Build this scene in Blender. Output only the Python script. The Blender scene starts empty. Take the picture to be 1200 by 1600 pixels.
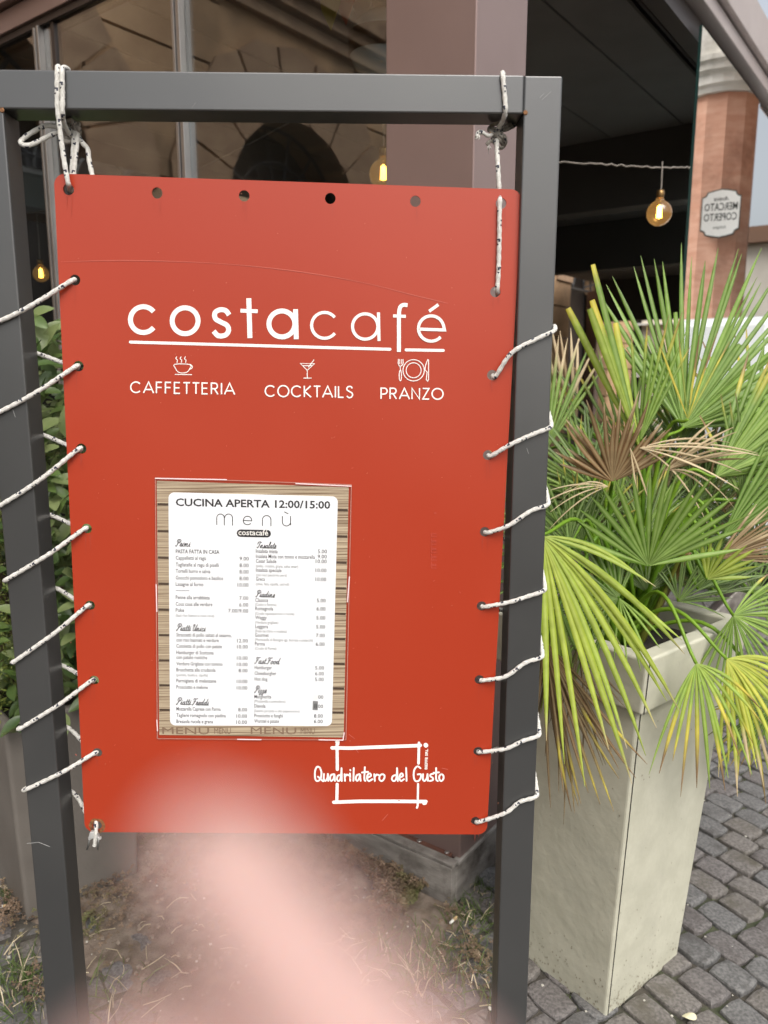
import bpy, bmesh, math, random
from mathutils import Vector as V, Matrix
from mathutils import noise as mnoise
R = math.radians
rnd = random.Random(7)
sc = bpy.context.scene
COL = sc.collection

# ------------------------------------------------------------------ camera
F = 1202.0; TH = R(10.3); H = 1.5
cam_d = bpy.data.cameras.new('camera'); cam = bpy.data.objects.new('camera', cam_d); COL.objects.link(cam)
cam.location = (0, 0, H); cam.rotation_euler = (R(90) - TH, 0, 0)
cam_d.sensor_fit = 'HORIZONTAL'; cam_d.sensor_width = 24.0; cam_d.lens = 24.0 * F / 1200
cam_d.clip_start = 0.004; cam_d.clip_end = 400
cam_d.dof.use_dof = True; cam_d.dof.focus_distance = 1.3; cam_d.dof.aperture_fstop = 4.8
sc.camera = cam
# ------------------------------------------------------------------ world, sun, exposure
SUN_EL, SUN_AZ = R(50), R(160)      # azimuth clockwise from +Y (to the right, a little behind the camera)
w = bpy.data.worlds.new('World'); sc.world = w; w.use_nodes = True
nt = w.node_tree; bg = nt.nodes['Background']
sky = nt.nodes.new('ShaderNodeTexSky'); sky.sky_type = 'NISHITA'; sky.sun_disc = False
sky.sun_elevation = SUN_EL; sky.sun_rotation = SUN_AZ; sky.air_density = 1.2; sky.dust_density = 5.0; sky.ozone_density = 1.0
hsv = nt.nodes.new('ShaderNodeHueSaturation'); hsv.inputs['Saturation'].default_value = 0.35
nt.links.new(sky.outputs[0], hsv.inputs['Color']); nt.links.new(hsv.outputs[0], bg.inputs['Color'])
bg.inputs['Strength'].default_value = 0.15
sl = bpy.data.lights.new('sun', 'SUN'); so = bpy.data.objects.new('sun', sl); COL.objects.link(so)
sl.energy = 1.35; sl.angle = R(40); sl.color = (1.0, .96, .9)
sd = V((math.sin(SUN_AZ) * math.cos(SUN_EL), math.cos(SUN_AZ) * math.cos(SUN_EL), math.sin(SUN_EL)))
so.rotation_euler = sd.to_track_quat('Z', 'Y').to_euler()
sc.view_settings.view_transform = 'Standard'; sc.view_settings.look = 'None'
sc.view_settings.exposure = 0.55; sc.view_settings.gamma = 1; sc.view_settings.use_curve_mapping = False
sc.render.engine = 'CYCLES'
sc.cycles.use_denoising = True
sc.cycles.max_bounces = 8; sc.cycles.transparent_max_bounces = 16; sc.cycles.caustics_reflective = False; sc.cycles.caustics_refractive = False
sc.cycles.sample_clamp_indirect = 6

# ------------------------------------------------------------------ measuring: a photo pixel looked up on a plane of the place
cF = V((0, math.cos(TH), -math.sin(TH))); cU = V((0, math.sin(TH), math.cos(TH))); cX = V((1, 0, 0)); O = V((0, 0, H))
def ray(x, y): return cF + cX * ((x - 600) / F) - cU * ((y - 800) / F)
def hit(x, y, p, n):
    d = ray(x, y); return O + d * ((V(p) - O).dot(n) / d.dot(n))
def G(x, y, z=0): return hit(x, y, (0, 0, z), V((0, 0, 1)))
def AT(x, y, Y): return hit(x, y, (0, Y, 0), V((0, 1, 0)))
def px(P):
    v = V(P) - O; z = v.dot(cF)
    return (600 + F * v.dot(cX) / z, 800 - F * v.dot(cU) / z) if z > 0 else (-9999, -9999)

# ------------------------------------------------------------------ materials
MATS = {}
def mat(name, col, rough=.6, col2=None, scale=20, bump=0, bscale=None, metal=0, spec=.5, contrast=(.35, .65), detail=5, attr=None,
        trans=0, coat=0, col3=None, scale3=3, stretch=None, rough2=None, sss=0):
    if name in MATS: return MATS[name]
    m = bpy.data.materials.new(name); m.use_nodes = True; N = m.node_tree.nodes; L = m.node_tree.links
    b = N['Principled BSDF']; b.inputs['Roughness'].default_value = rough; b.inputs['Metallic'].default_value = metal
    b.inputs['Specular IOR Level'].default_value = spec; b.inputs['Base Color'].default_value = (*col, 1)
    b.inputs['Coat Weight'].default_value = coat
    if sss:
        b.inputs['Subsurface Weight'].default_value = sss; b.inputs['Subsurface Radius'].default_value = (.006, .002, .001)
        b.inputs['Subsurface Scale'].default_value = 1
    geo = N.new('ShaderNodeNewGeometry'); mp = N.new('ShaderNodeMapping'); L.new(geo.outputs['Position'], mp.inputs[0])
    if stretch: mp.inputs['Scale'].default_value = stretch
    out = None
    if attr:
        a = N.new('ShaderNodeAttribute'); a.attribute_name = attr; out = a.outputs['Color']
        nz = N.new('ShaderNodeTexNoise'); nz.inputs['Scale'].default_value = scale; nz.inputs['Detail'].default_value = 4; L.new(mp.outputs[0], nz.inputs[0])
        rm = N.new('ShaderNodeMapRange'); rm.inputs['From Min'].default_value = .3; rm.inputs['From Max'].default_value = .7
        rm.inputs['To Min'].default_value = .86; rm.inputs['To Max'].default_value = 1.12; L.new(nz.outputs[0], rm.inputs[0])
        mx = N.new('ShaderNodeMix'); mx.data_type = 'RGBA'; mx.blend_type = 'MULTIPLY'; mx.inputs[0].default_value = 1
        L.new(out, mx.inputs[6]); L.new(rm.outputs[0], mx.inputs[7]); out = mx.outputs[2]
    elif col2:
        nz = N.new('ShaderNodeTexNoise'); nz.inputs['Scale'].default_value = scale; nz.inputs['Detail'].default_value = detail; L.new(mp.outputs[0], nz.inputs[0])
        cr = N.new('ShaderNodeValToRGB'); cr.color_ramp.elements[0].position = contrast[0]; cr.color_ramp.elements[1].position = contrast[1]
        cr.color_ramp.elements[0].color = (*col, 1); cr.color_ramp.elements[1].color = (*col2, 1); L.new(nz.outputs[0], cr.inputs[0]); out = cr.outputs[0]
        if rough2 is not None:
            r2 = N.new('ShaderNodeMapRange'); r2.inputs['From Min'].default_value = .35; r2.inputs['From Max'].default_value = .65
            r2.inputs['To Min'].default_value = rough; r2.inputs['To Max'].default_value = rough2; L.new(nz.outputs[0], r2.inputs[0]); L.new(r2.outputs[0], b.inputs['Roughness'])
    if col3 and out:
        n3 = N.new('ShaderNodeTexNoise'); n3.inputs['Scale'].default_value = scale3; n3.inputs['Detail'].default_value = 8; n3.inputs['Roughness'].default_value = .65; L.new(geo.outputs['Position'], n3.inputs[0])
        c3 = N.new('ShaderNodeValToRGB'); c3.color_ramp.elements[0].position = .5; c3.color_ramp.elements[1].position = .68; L.new(n3.outputs[0], c3.inputs[0])
        mx = N.new('ShaderNodeMix'); mx.data_type = 'RGBA'; L.new(c3.outputs[0], mx.inputs[0]); L.new(out, mx.inputs[6]); mx.inputs[7].default_value = (*col3, 1); out = mx.outputs[2]
    if out: L.new(out, b.inputs['Base Color'])
    if bump:
        n2 = N.new('ShaderNodeTexNoise'); n2.inputs['Scale'].default_value = bscale or scale * 4; n2.inputs['Detail'].default_value = 6; L.new(mp.outputs[0], n2.inputs[0])
        bp = N.new('ShaderNodeBump'); bp.inputs['Strength'].default_value = min(1, bump); bp.inputs['Distance'].default_value = .003; L.new(n2.outputs[0], bp.inputs['Height']); L.new(bp.outputs[0], b.inputs['Normal'])
    if trans:
        tr = N.new('ShaderNodeBsdfTranslucent'); ms = N.new('ShaderNodeMixShader'); ms.inputs[0].default_value = trans
        if out: L.new(out, tr.inputs['Color'])
        else: tr.inputs['Color'].default_value = (*col, 1)
        L.new(b.outputs[0], ms.inputs[1]); L.new(tr.outputs[0], ms.inputs[2]); L.new(ms.outputs[0], N['Material Output'].inputs[0])
    MATS[name] = m; return m
def glass_mat(name, tint, k, ior=1.5, rough=0.0):
    m = bpy.data.materials.new(name); m.use_nodes = True; N = m.node_tree.nodes; L = m.node_tree.links
    N.remove(N['Principled BSDF'])
    t = N.new('ShaderNodeBsdfTransparent'); t.inputs[0].default_value = (*tint, 1); g = N.new('ShaderNodeBsdfGlossy'); g.inputs['Roughness'].default_value = rough
    ge = N.new('ShaderNodeNewGeometry'); dt = N.new('ShaderNodeVectorMath'); dt.operation = 'DOT_PRODUCT'; L.new(ge.outputs['Normal'], dt.inputs[0]); L.new(ge.outputs['Incoming'], dt.inputs[1])
    def mth(op, a, b_=None):
        q = N.new('ShaderNodeMath'); q.operation = op
        for i, x in enumerate((a, b_)):
            if x is None: continue
            if isinstance(x, (int, float)): q.inputs[i].default_value = x
            else: L.new(x, q.inputs[i])
        return q
    r0 = ((ior - 1) / (ior + 1)) ** 2
    ab = mth('ABSOLUTE', dt.outputs['Value']); om = mth('SUBTRACT', 1.0, ab.outputs[0]); pw = mth('POWER', om.outputs[0], 5.0); sc_ = mth('MULTIPLY', pw.outputs[0], 1 - r0); ad = mth('ADD', sc_.outputs[0], r0)
    mu = mth('MULTIPLY', ad.outputs[0], k); mu.use_clamp = True
    ms = N.new('ShaderNodeMixShader'); L.new(mu.outputs[0], ms.inputs[0]); L.new(t.outputs[0], ms.inputs[1]); L.new(g.outputs[0], ms.inputs[2])
    L.new(ms.outputs[0], N['Material Output'].inputs[0]); MATS[name] = m; return m
def emit(name, col, s):
    m = bpy.data.materials.new(name); m.use_nodes = True; b = m.node_tree.nodes['Principled BSDF']
    b.inputs['Emission Color'].default_value = (*col, 1); b.inputs['Emission Strength'].default_value = s; b.inputs['Base Color'].default_value = (*col, 1); return m

# ------------------------------------------------------------------ mesh helpers
class MB:
    def __init__(s): s.v = []; s.f = []; s.m = []; s.c = []
    def add(s, vs, fs, mi=0, cols=None):
        o = len(s.v); s.v += [tuple(v) for v in vs]; s.f += [tuple(i + o for i in f) for f in fs]; s.m += [mi] * len(fs)
        s.c += list(cols) if cols else [(1, 1, 1)] * len(vs)
        return s
    def box(s, c, ax, ay, az, mi=0):       # centre, three half-axis vectors
        c = V(c); ax = V(ax); ay = V(ay); az = V(az)
        vs = [c + ax * i + ay * j + az * k for k in (-1, 1) for j in (-1, 1) for i in (-1, 1)]
        return s.add(vs, [(0, 2, 3, 1), (4, 5, 7, 6), (0, 1, 5, 4), (2, 6, 7, 3), (0, 4, 6, 2), (1, 3, 7, 5)], mi)
    def build(s, name, mats, parent=None, smooth=False, bevel=0, segs=2, angle=40):
        me = bpy.data.meshes.new(name); me.from_pydata(s.v, [], s.f)
        for m in (mats if isinstance(mats, (list, tuple)) else [mats]): me.materials.append(m)
        if any(s.m): me.polygons.foreach_set('material_index', s.m)
        if any(c != (1, 1, 1) for c in s.c):
            a = me.color_attributes.new('Col', 'FLOAT_COLOR', 'POINT'); a.data.foreach_set('color', [q for c in s.c for q in (*c, 1)])
        if bevel:
            bm = bmesh.new(); bm.from_mesh(me); bmesh.ops.recalc_face_normals(bm, faces=bm.faces)
            bmesh.ops.bevel(bm, geom=[e for e in bm.edges if e.calc_face_angle(0) > R(angle)], offset=bevel, segments=segs, affect='EDGES', profile=.5)
            bm.to_mesh(me); bm.free()
        if smooth: me.polygons.foreach_set('use_smooth', [True] * len(me.polygons))
        me.update(); o = bpy.data.objects.new(name, me); COL.objects.link(o)
        if parent: o.parent = parent; o.matrix_parent_inverse = Matrix.Translation(parent.location).inverted() if parent.type == 'EMPTY' else Matrix()
        return o
def tag(o, label=None, cat=None, group=None, kind=None):
    if label: o['label'] = label
    if cat: o['category'] = cat
    if group: o['group'] = group
    if kind: o['kind'] = kind
    return o
def empty(name, loc, label, cat, group=None):
    o = bpy.data.objects.new(name, None); o.location = loc; o.empty_display_size = .1; COL.objects.link(o)
    bpy.context.view_layer.update() if False else None
    return tag(o, label, cat, group)
def spline(pts, n=6, closed=False):
    pts = [V(p) for p in pts]; P = ([pts[-1]] + pts + pts[:2]) if closed else ([pts[0] * 2 - pts[1]] + pts + [pts[-1] * 2 - pts[-2]])
    out = []
    for i in range(1, len(P) - 2):
        a, b, c, d = P[i - 1:i + 3]
        for k in range(n):
            t = k / n; out.append(.5 * ((2 * b) + (c - a) * t + (2 * a - 5 * b + 4 * c - d) * t * t + (3 * b - a - 3 * c + d) * t ** 3))
    out.append(P[-2]); return out
def tube(mb, pts, r, n=8, mi=0, cap=True, rf=None, pick=None, col=None):
    pts = [V(p) for p in pts]; T = (pts[1] - pts[0]).normalized(); nrm = T.orthogonal().normalized(); base = len(mb.v); N_ = len(pts); vs = []
    for i, p in enumerate(pts):
        t = ((pts[min(i + 1, N_ - 1)] - pts[max(i - 1, 0)])).normalized()
        nrm = (nrm - t * nrm.dot(t)); nrm = nrm.normalized() if nrm.length > 1e-6 else t.orthogonal().normalized(); bn = t.cross(nrm)
        rr = r * (rf(i / (N_ - 1)) if rf else 1)
        for k in range(n): a = 2 * math.pi * k / n; vs.append(p + nrm * (math.cos(a) * rr) + bn * (math.sin(a) * rr))
    fs = []; ms = []
    for i in range(N_ - 1):
        for k in range(n): fs.append((i * n + k, i * n + (k + 1) % n, (i + 1) * n + (k + 1) % n, (i + 1) * n + k)); ms.append(pick(i, k) if pick else mi)
    if cap: fs += [tuple(range(n - 1, -1, -1)), tuple((N_ - 1) * n + k for k in range(n))]; ms += [mi, mi]
    o = len(mb.v); mb.v += [tuple(v) for v in vs]; mb.f += [tuple(q + o for q in f) for f in fs]; mb.m += ms; mb.c += [col or (1, 1, 1)] * len(vs)
def resample(pts, step):
    pts = [V(p) for p in pts]; out = [pts[0]]; acc = 0
    for a, b in zip(pts, pts[1:]):
        L_ = (b - a).length
        while acc + L_ >= step:
            t = (step - acc) / L_; a = a.lerp(b, t); out.append(a); L_ = (b - a).length; acc = 0
            if L_ < 1e-9: break
        acc += L_
    out.append(pts[-1]); return out
def lathe(mb, c, prof, n=20, mi=0, ax=V((0, 0, 1)), ex=V((1, 0, 0))):
    c = V(c); ey = ax.cross(ex); o = len(mb.v); vs = []
    for (r_, h) in prof:
        for k in range(n): a = 2 * math.pi * k / n; vs.append(c + ax * h + ex * (math.cos(a) * r_) + ey * (math.sin(a) * r_))
    fs = [(i * n + k, i * n + (k + 1) % n, (i + 1) * n + (k + 1) % n, (i + 1) * n + k) for i in range(len(prof) - 1) for k in range(n)]
    fs += [tuple(range(n - 1, -1, -1)), tuple((len(prof) - 1) * n + k for k in range(n))]
    mb.add(vs, fs, mi)
def prism(mb, poly, e1, e2, n, org, th, mi=0):     # 2-D polygon extruded th along n
    org = V(org); k = len(poly)
    vs = [org + e1 * p[0] + e2 * p[1] for p in poly] + [org + e1 * p[0] + e2 * p[1] + n * th for p in poly]
    mb.add(vs, [tuple(range(k - 1, -1, -1)), tuple(range(k, 2 * k))] + [(i, (i + 1) % k, k + (i + 1) % k, k + i) for i in range(k)], mi)
Z = V((0, 0, 1))

# ================================================================== SETTING
aB = R(36.5); uR = V((math.sin(aB), math.cos(aB), 0)); uL = V((-math.cos(aB), math.sin(aB), 0))
C0 = V((.19, 1.944, 0)); CP = V((.218, 1.99, 0))
def W(a, b, z, c=CP): return c + uR * a + uL * b + Z * z

M_dirt = mat('dirt', (.07, .058, .047), .95, (.15, .125, .1), 14, bump=.8, bscale=90, col3=(.045, .05, .025), scale3=2.2)
mb = MB(); mb.add([(-150, -150, 0), (150, -150, 0), (150, 150, 0), (-150, 150, 0)], [(0, 1, 2, 3)])
ground = tag(mb.build('ground', M_dirt), kind='structure')

# cobbled pavement: every stone a block of its own
M_cob = [mat('cobble_grey', (.085, .084, .082), .72, (.185, .18, .175), 130, bump=1, bscale=320, col3=(.075, .07, .066), scale3=9),
         mat('cobble_violet', (.088, .08, .077), .72, (.185, .17, .163), 130, bump=1, bscale=320, col3=(.08, .068, .063), scale3=9),
         mat('cobble_warm', (.1, .091, .083), .75, (.2, .183, .168), 120, bump=1, bscale=320, col3=(.09, .08, .06), scale3=9)]
def cobble_mesh(seed, L_, W_, m):
    r = random.Random(seed); n = 12; base = []
    for i in range(n):
        a = 2 * math.pi * (i + .5) / n; c, s_ = math.cos(a), math.sin(a); q = (abs(c) ** 8 + abs(s_) ** 8) ** (-1 / 8)
        base.append((c * q * L_ / 2 * r.uniform(.94, 1.03), s_ * q * W_ / 2 * r.uniform(.94, 1.03)))
    vs = [(x, y, -.02) for x, y in base] + [(x * .99, y * .985, .0115) for x, y in base] + [(x * .955, y * .945, .0155 + r.uniform(-.001, .001)) for x, y in base] + [(x * .8, y * .76, .0172 + r.uniform(-.0008, .0008)) for x, y in base] + [(0, 0, .019)]
    fs = []
    for k in range(3): fs += [(k * n + i, k * n + (i + 1) % n, (k + 1) * n + (i + 1) % n, (k + 1) * n + i) for i in range(n)]
    fs += [(3 * n + i, 3 * n + (i + 1) % n, 4 * n) for i in range(n)]
    vs[-1] = (0, 0, .0178 + r.uniform(-.0008, .001))
    return vs, fs
d0 = G(1094, 1317); d1 = G(1185, 1371); rowd = (d1 - d0).normalized(); rown = V((-rowd.y, rowd.x, 0))
pave = MB()
mb = MB(); q = [(-3.1, -1.6), (7, -1.6), (7, 13), (-3.1, 13)]
mb.add([(x, y, .004) for x, y in q], [(0, 1, 2, 3)])
M_joint = mat('joint_soil', (.045, .04, .033), 1, (.085, .075, .06), 25, bump=.9, bscale=150, col3=(.045, .07, .02), scale3=4)
pavement = tag(mb.build('pavement', M_joint), kind='structure')
PW, PL = .0865, .12
variants = []
for s in range(9):
    L_ = [.108, .098, .118][s % 3]; vs, fs = cobble_mesh(s, L_, .0825, 0)
    me = bpy.data.meshes.new('cobblestone'); me.from_pydata(vs, [], fs); me.materials.append(M_cob[s % 3 if s < 8 else 0]); variants.append((me, vs, fs))
def inside_block(p):      # places taken by the pergola platform
    q = p - C0; a, b = q.dot(uR), q.dot(uL); return (a > -.0 and b > -.0 and a < 12 and b < 4.5) or (-.5 + .12 * math.sin(b * 5) < a <= 0 and b > -.02)
stones = []
for j in range(-125, 136):
    off = rnd.uniform(-.03, .03) + (j % 2) * PL / 2; x = -10 + off
    while x < 13:
        L_ = rnd.choice([.094, .104, .108, .12]); cx = x + L_ / 2; x += L_ + .007
        p = d0 + rowd * cx + rown * (j * PW + .004 * math.sin(cx * 2 + j)); p.z = 0
        if p.y < -1.55 or p.y > 12.5 or p.x < -3.0 or p.x > 5.5 or inside_block(p): continue
        X, Y = px(p)
        stones.append((p, L_, (p - V((.3, 0, 0))).length, X, Y))
stones.sort(key=lambda s: s[2])
near = [s for s in stones if -60 < s[3] < 1260 and s[4] < 1680][:298]; ids = set(id(s) for s in near)
rest = MB()
for s in stones:
    p, L_ = s[0], s[1]; s_i = rnd.randrange(9); me, vs, fs = variants[s_i]
    weedy = 1 if (p - V((-.45, 1.75, 0))).length < .75 else 0
    z = rnd.uniform(-.003, .004) - .012 * weedy; ang = math.atan2(rowd.y, rowd.x) + rnd.uniform(-.05, .05); tl = (rnd.uniform(-.03, .03), rnd.uniform(-.03, .03))
    M4 = Matrix.Translation(p + Z * z) @ Matrix.Rotation(ang, 4, 'Z') @ Matrix.Rotation(tl[0], 4, 'X') @ Matrix.Rotation(tl[1], 4, 'Y') @ Matrix.Diagonal((L_ / [.108, .098, .118][s_i % 3], 1, 1, 1))
    if id(s) in ids:
        o = bpy.data.objects.new('cobblestone', me); COL.objects.link(o); o.parent = pavement; o.matrix_world = M4; o.matrix_local = M4
    else: rest.add([M4 @ V(v) for v in vs], fs, s_i % 3)
tag(rest.build('far_cobblestones', M_cob, pavement), kind='stuff')

sb = MB(); na, nbb = 60, 150; vs = []
for i in range(na + 1):
    for j in range(nbb + 1):
        a, b = -.78 + .8 * i / na, -.12 + 2.3 * j / nbb; P = C0 + uR * a + uL * b; e_ = min(1, (a + .78) / .2, (b + .12) / .12) ; P.z = -.004 + .016 * max(0, e_) ** .5 + .006 * mnoise.noise(P * 14) + .004 * mnoise.noise(P * 45); vs.append(P)
sb.add(vs, [(i * (nbb + 1) + j, (i + 1) * (nbb + 1) + j, (i + 1) * (nbb + 1) + j + 1, i * (nbb + 1) + j + 1) for i in range(na) for j in range(nbb)])
tag(sb.build('soil', mat('brown_soil', (.12, .088, .066), .95, (.24, .19, .15), 22, bump=1, bscale=140, col3=(.09, .075, .04), scale3=5), smooth=True), kind='structure')

# ================================================================== PALAZZO (arcade along the whole street side)
PB = 4.6                                   # its face stands at b = PB from the pergola corner
M_stone = mat('facade_stone', (.4, .25, .14), .9, (.55, .36, .21), 3, bump=.6, bscale=25, col3=(.26, .17, .1), scale3=1.1)
M_stone2 = mat('facade_trim', (.3, .19, .12), .9, (.4, .27, .17), 6, bump=.6, bscale=30)
M_dark = mat('dark_opening', (.018, .014, .013), .6, (.03, .024, .02), 4)
M_cream = mat('cream_render', (.66, .6, .5), .9, (.76, .7, .6), 2, bump=.4, bscale=30)
M_iron = mat('wrought_iron', (.02, .02, .022), .5)
pal = empty('palazzo', W(0, PB, 0), 'ochre stone palazzo with dark round arches, mirrored in the glazed front', 'building')
def fw(a, z, d=0): return W(a, PB - d, z)
fa0, fa1 = -16, 22
# wall bands above the arches and piers between them
AW, AR, SP = 1.9, .95, 3.3                  # arch width, radius, spacing
arches = [a for a in [(-14.2 + SP * k) for k in range(11)]]
mb = MB()
mb.box(fw((fa0 + fa1) / 2, 8.1, -.4), uR * ((fa1 - fa0) / 2), uL * .39, Z * 3.35)
mb.build('wall', M_stone, pal)
ash = MB()
def vouss(mb, ac, zc, r0, r1, n, d, gap=.012, mi=0):
    for k in range(n):
        a0 = math.pi * k / n + gap; a1 = math.pi * (k + 1) / n - gap
        q = [(r0 * math.cos(a0), r0 * math.sin(a0)), (r1 * math.cos(a0), r1 * math.sin(a0)), (r1 * math.cos((a0 + a1) / 2) * 1.03, r1 * math.sin((a0 + a1) / 2) * 1.03), (r1 * math.cos(a1), r1 * math.sin(a1)), (r0 * math.cos(a1), r0 * math.sin(a1))]
        prism(mb, q, uR, Z, uL, fw(ac, zc, d), .3, mi)
ZC = 3.0
for ac in arches:
    # spandrel plates round the arch
    prev = None
    for k in range(17):
        t = math.pi * k / 16; pt = (AR * math.cos(t), AR * math.sin(t))
        if prev:
            q = [prev, (prev[0], 4.75 - ZC), (pt[0], 4.75 - ZC), pt]
            if abs(q[0][0] - q[3][0]) > 1e-4: prism(ash, q, uR, Z, uL, fw(ac, ZC), .5, 0)
        prev = pt
    # pier to the right of the arch, coursed blocks
    z = 0; k = 0
    while z < 4.74:
        h = min(.52, 4.75 - z)
        if h < .05: break
        wdt = (SP - AW) if z < ZC else SP - AW
        ash.box(fw(ac + SP / 2, z + h / 2, -.24 if z > ZC + 5 else -.22), uR * (wdt / 2 - (.012 if k % 2 else .02)), uL * .24, Z * (h / 2 - .012)); z += h; k += 1
ash.build('ashlar', M_stone, pal)
dk = MB(); dk.box(fw((fa0 + fa1) / 2, 2.4, -.62), uR * ((fa1 - fa0) / 2), uL * .1, Z * 2.4); dk.build('arcade_back', M_dark, pal)
for ac in arches:
    m = MB(); vouss(m, ac, ZC, AR, AR + .62, 9, .05); m.build('arch_surround', M_stone2, pal)
    m = MB()
    for k in range(8):
        t = math.pi * (k + .5) / 8; p0 = fw(ac + .25 * math.cos(t), ZC + .25 * math.sin(t), -.25); p1 = fw(ac + .93 * math.cos(t), ZC + .93 * math.sin(t), -.25); tube(m, [p0, p1], .018, 5)
    for rr in (.25, .6, .92): tube(m, [fw(ac + rr * math.cos(math.pi * k / 14), ZC + rr * math.sin(math.pi * k / 14), -.25) for k in range(15)], .02, 5)
    tube(m, [fw(ac - .95, ZC, -.25), fw(ac + .95, ZC, -.25)], .03, 5); m.build('fan_grille', M_iron, pal)
mb = MB()
for (z, h, d) in ((4.82, .07, .08), (4.95, .06, .16), (5.08, .07, .24), (5.22, .07, .1), (6.35, .05, .1), (6.9, .05, .14), (7.05, .08, .26), (7.2, .06, .4), (7.34, .08, .55), (7.55, .05, .3)):
    mb.box(fw((fa0 + fa1) / 2, z, d / 2 - .01), uR * ((fa1 - fa0) / 2), uL * (d / 2 + .01), Z * h)
mb.build('cornice', M_stone2, pal)
mb = MB()
for k in range(150): a = fa0 + .2 + k * .25; mb.box(fw(a, 6.78, .07), uR * .05, uL * .09, Z * .06)
mb.build('dentil_course', mat('pale_stone', (.42, .37, .31), .9, (.52, .47, .4), 8, bump=.5, bscale=40), pal)
for ac in arches:
    m = MB(); c = fw(ac, 9.1, .02)
    m.box(c, uR * .55, uL * .03, Z * .95); m.build('window', M_dark, pal)
    m = MB()
    for s in (-1, 1): m.box(fw(ac + s * .63, 9.1, .06), uR * .08, uL * .07, Z * 1.05)
    m.box(fw(ac, 10.2, .08), uR * .8, uL * .1, Z * .09); m.box(fw(ac, 8.05, .08), uR * .8, uL * .1, Z * .06); m.build('window_frame', M_stone2, pal)

# ================================================================== PERGOLA (glazed cafe pavilion)
M_metA = mat('taupe_metal', (.26, .185, .168), .36, (.28, .2, .182), 5, bump=.12, bscale=700, spec=.5, metal=.5)
M_fas = mat('fascia_sky_sheen', (.42, .36, .345), .38, (.46, .4, .385), 5, bump=.1, bscale=700, metal=.4)  # same metal as the pillars, its pale sky sheen put into the colour
M_metD = mat('brown_metal_dark', (.028, .02, .018), .4)
M_alu = mat('anodised_profile', (.3, .28, .27), .35, (.35, .33, .31), 8, metal=.8)
M_blk = mat('black_lining', (.17, .16, .157), .5, (.2, .19, .185), 3, bump=.1, bscale=200)
M_wood = mat('weathered_board', (.15, .135, .12), .85, (.27, .25, .225), 10, bump=.9, bscale=60, col3=(.07, .055, .045), scale3=7, stretch=(1, 1, 3.5))
M_woodB = mat('brown_flashing', (.1, .045, .032), .5, (.14, .065, .045), 12, bump=.4, bscale=80)
M_glassL = glass_mat('front_glass', (.8, .83, .83), 3.3)
M_glassR = glass_mat('side_glass', (.86, .93, .92), 3.2, 1.55)
per = empty('pavilion', CP, 'brown metal cafe pavilion with glazed sides, flat roof and wooden plinth', 'pavilion')
AL, BL = 11.5, 4.3
def pbox(name, a0, a1, b0, b1, z0, z1, m, bevel=0, parent=per):
    mb = MB(); mb.box(W((a0 + a1) / 2, (b0 + b1) / 2, (z0 + z1) / 2), uR * (abs(a1 - a0) / 2), uL * (abs(b1 - b0) / 2), Z * (abs(z1 - z0) / 2)); return mb.build(name, m, parent, bevel=bevel)
pbox('corner_pillar', 0, .262, 0, .265, .12, 2.86, M_metA, .003)
pbox('cover_strip', .262, .285, .012, .2, .12, 2.86, M_metA, .002)
for (a, b) in ((AL - .2, 0), (0, BL - .2), (AL - .2, BL - .2)): pbox('pillar', a, a + .2, b, b + .2, .12, 2.86, M_metA, .003)
# roof edge: two stepped fascia boards on each side
pbox('front_fascia', -.03, .12, .12, BL, 2.86, 3.012, M_metA, .003); pbox('front_fascia', -.06, .12, .12, BL, 3.02, 3.2, M_metA, .003)
pbox('side_fascia', -.03, AL, -.03, .1, 2.95, 3.012, M_fas, .003); pbox('side_fascia', -.06, AL, -.06, .1, 3.02, 3.2, M_fas, .003)
pbox('side_fascia', .1, AL, .03, .1, 2.862, 2.945, M_metD)
pbox('front_fascia', 0, .1, .3, BL, 2.78, 2.855, M_metA, .003)
for k in range(3): pbox('front_track', .012 + .022 * k, .026 + .022 * k, .27, BL, 2.755 - .008 * k, 2.778, M_metD)
pbox('roof', .12, AL, .1, BL, 3.1, 3.18, M_metD)
# ceiling boards run away along the side wall
nb = 9
for k in range(nb):
    b0 = .1 + k * (BL - .1) / nb; pbox('ceiling_panel', .12, AL, b0 + .006, b0 + (BL - .1) / nb - .006, 3.03 - .0, 3.055, M_blk)
for k in range(5): pbox('curtain_track', .3, AL, .115 + .03 * k, .128 + .03 * k, 2.985, 3.027, M_metD)
M_beam = mat('black_crossbeam', (.05, .047, .046), .6)
pbox('crossbeam', 3.55, 3.72, .1, BL, 2.58, 3.028, M_beam); pbox('crossbeam', 6.3, 6.5, .1, BL, 2.55, 3.028, M_beam)
pbox('crossbeam', AL - .2, AL, .2, BL - .2, 2.35, 3.028, M_beam)
pbox('post', 5.05, 5.1, 2.3, 2.35, .15, 3.028, mat('grey_post', (.16, .15, .145), .5))
pbox('post', 9.5, 9.72, 1.9, 2.12, .15, 3.028, M_beam)
pbox('floor', .05, AL, .05, BL, .1, .13, mat('deck_floor', (.14, .11, .09), .7, (.2, .16, .13), 6))
# front glazing with mullions
def mull(b):
    for (o_, w_, d_) in ((0, .012, .05), (.015, .01, .035), (.028, .012, .045)): pbox('mullion', -.0 + .03 - d_ / 2, .03 + d_ / 2, b + o_, b + o_ + w_, .2, 2.755, M_alu, .001)
mb_list = [1.07, 1.86, 2.66, 3.45]
for b in mb_list: mull(b)
pbox('mullion', .02, .05, 1.78, 1.80, .2, 2.755, M_metD)
bs = [.267] + mb_list + [BL]
for i in range(5):
    b0, b1 = bs[i] + (.042 if i else 0), bs[i + 1] - .002
    pbox('glass_pane', .028, .034, b0, b1, .2, 2.755, M_glassL)
pbox('bottom_rail', .0, .07, .267, BL, .13, .198, M_metD)
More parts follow.
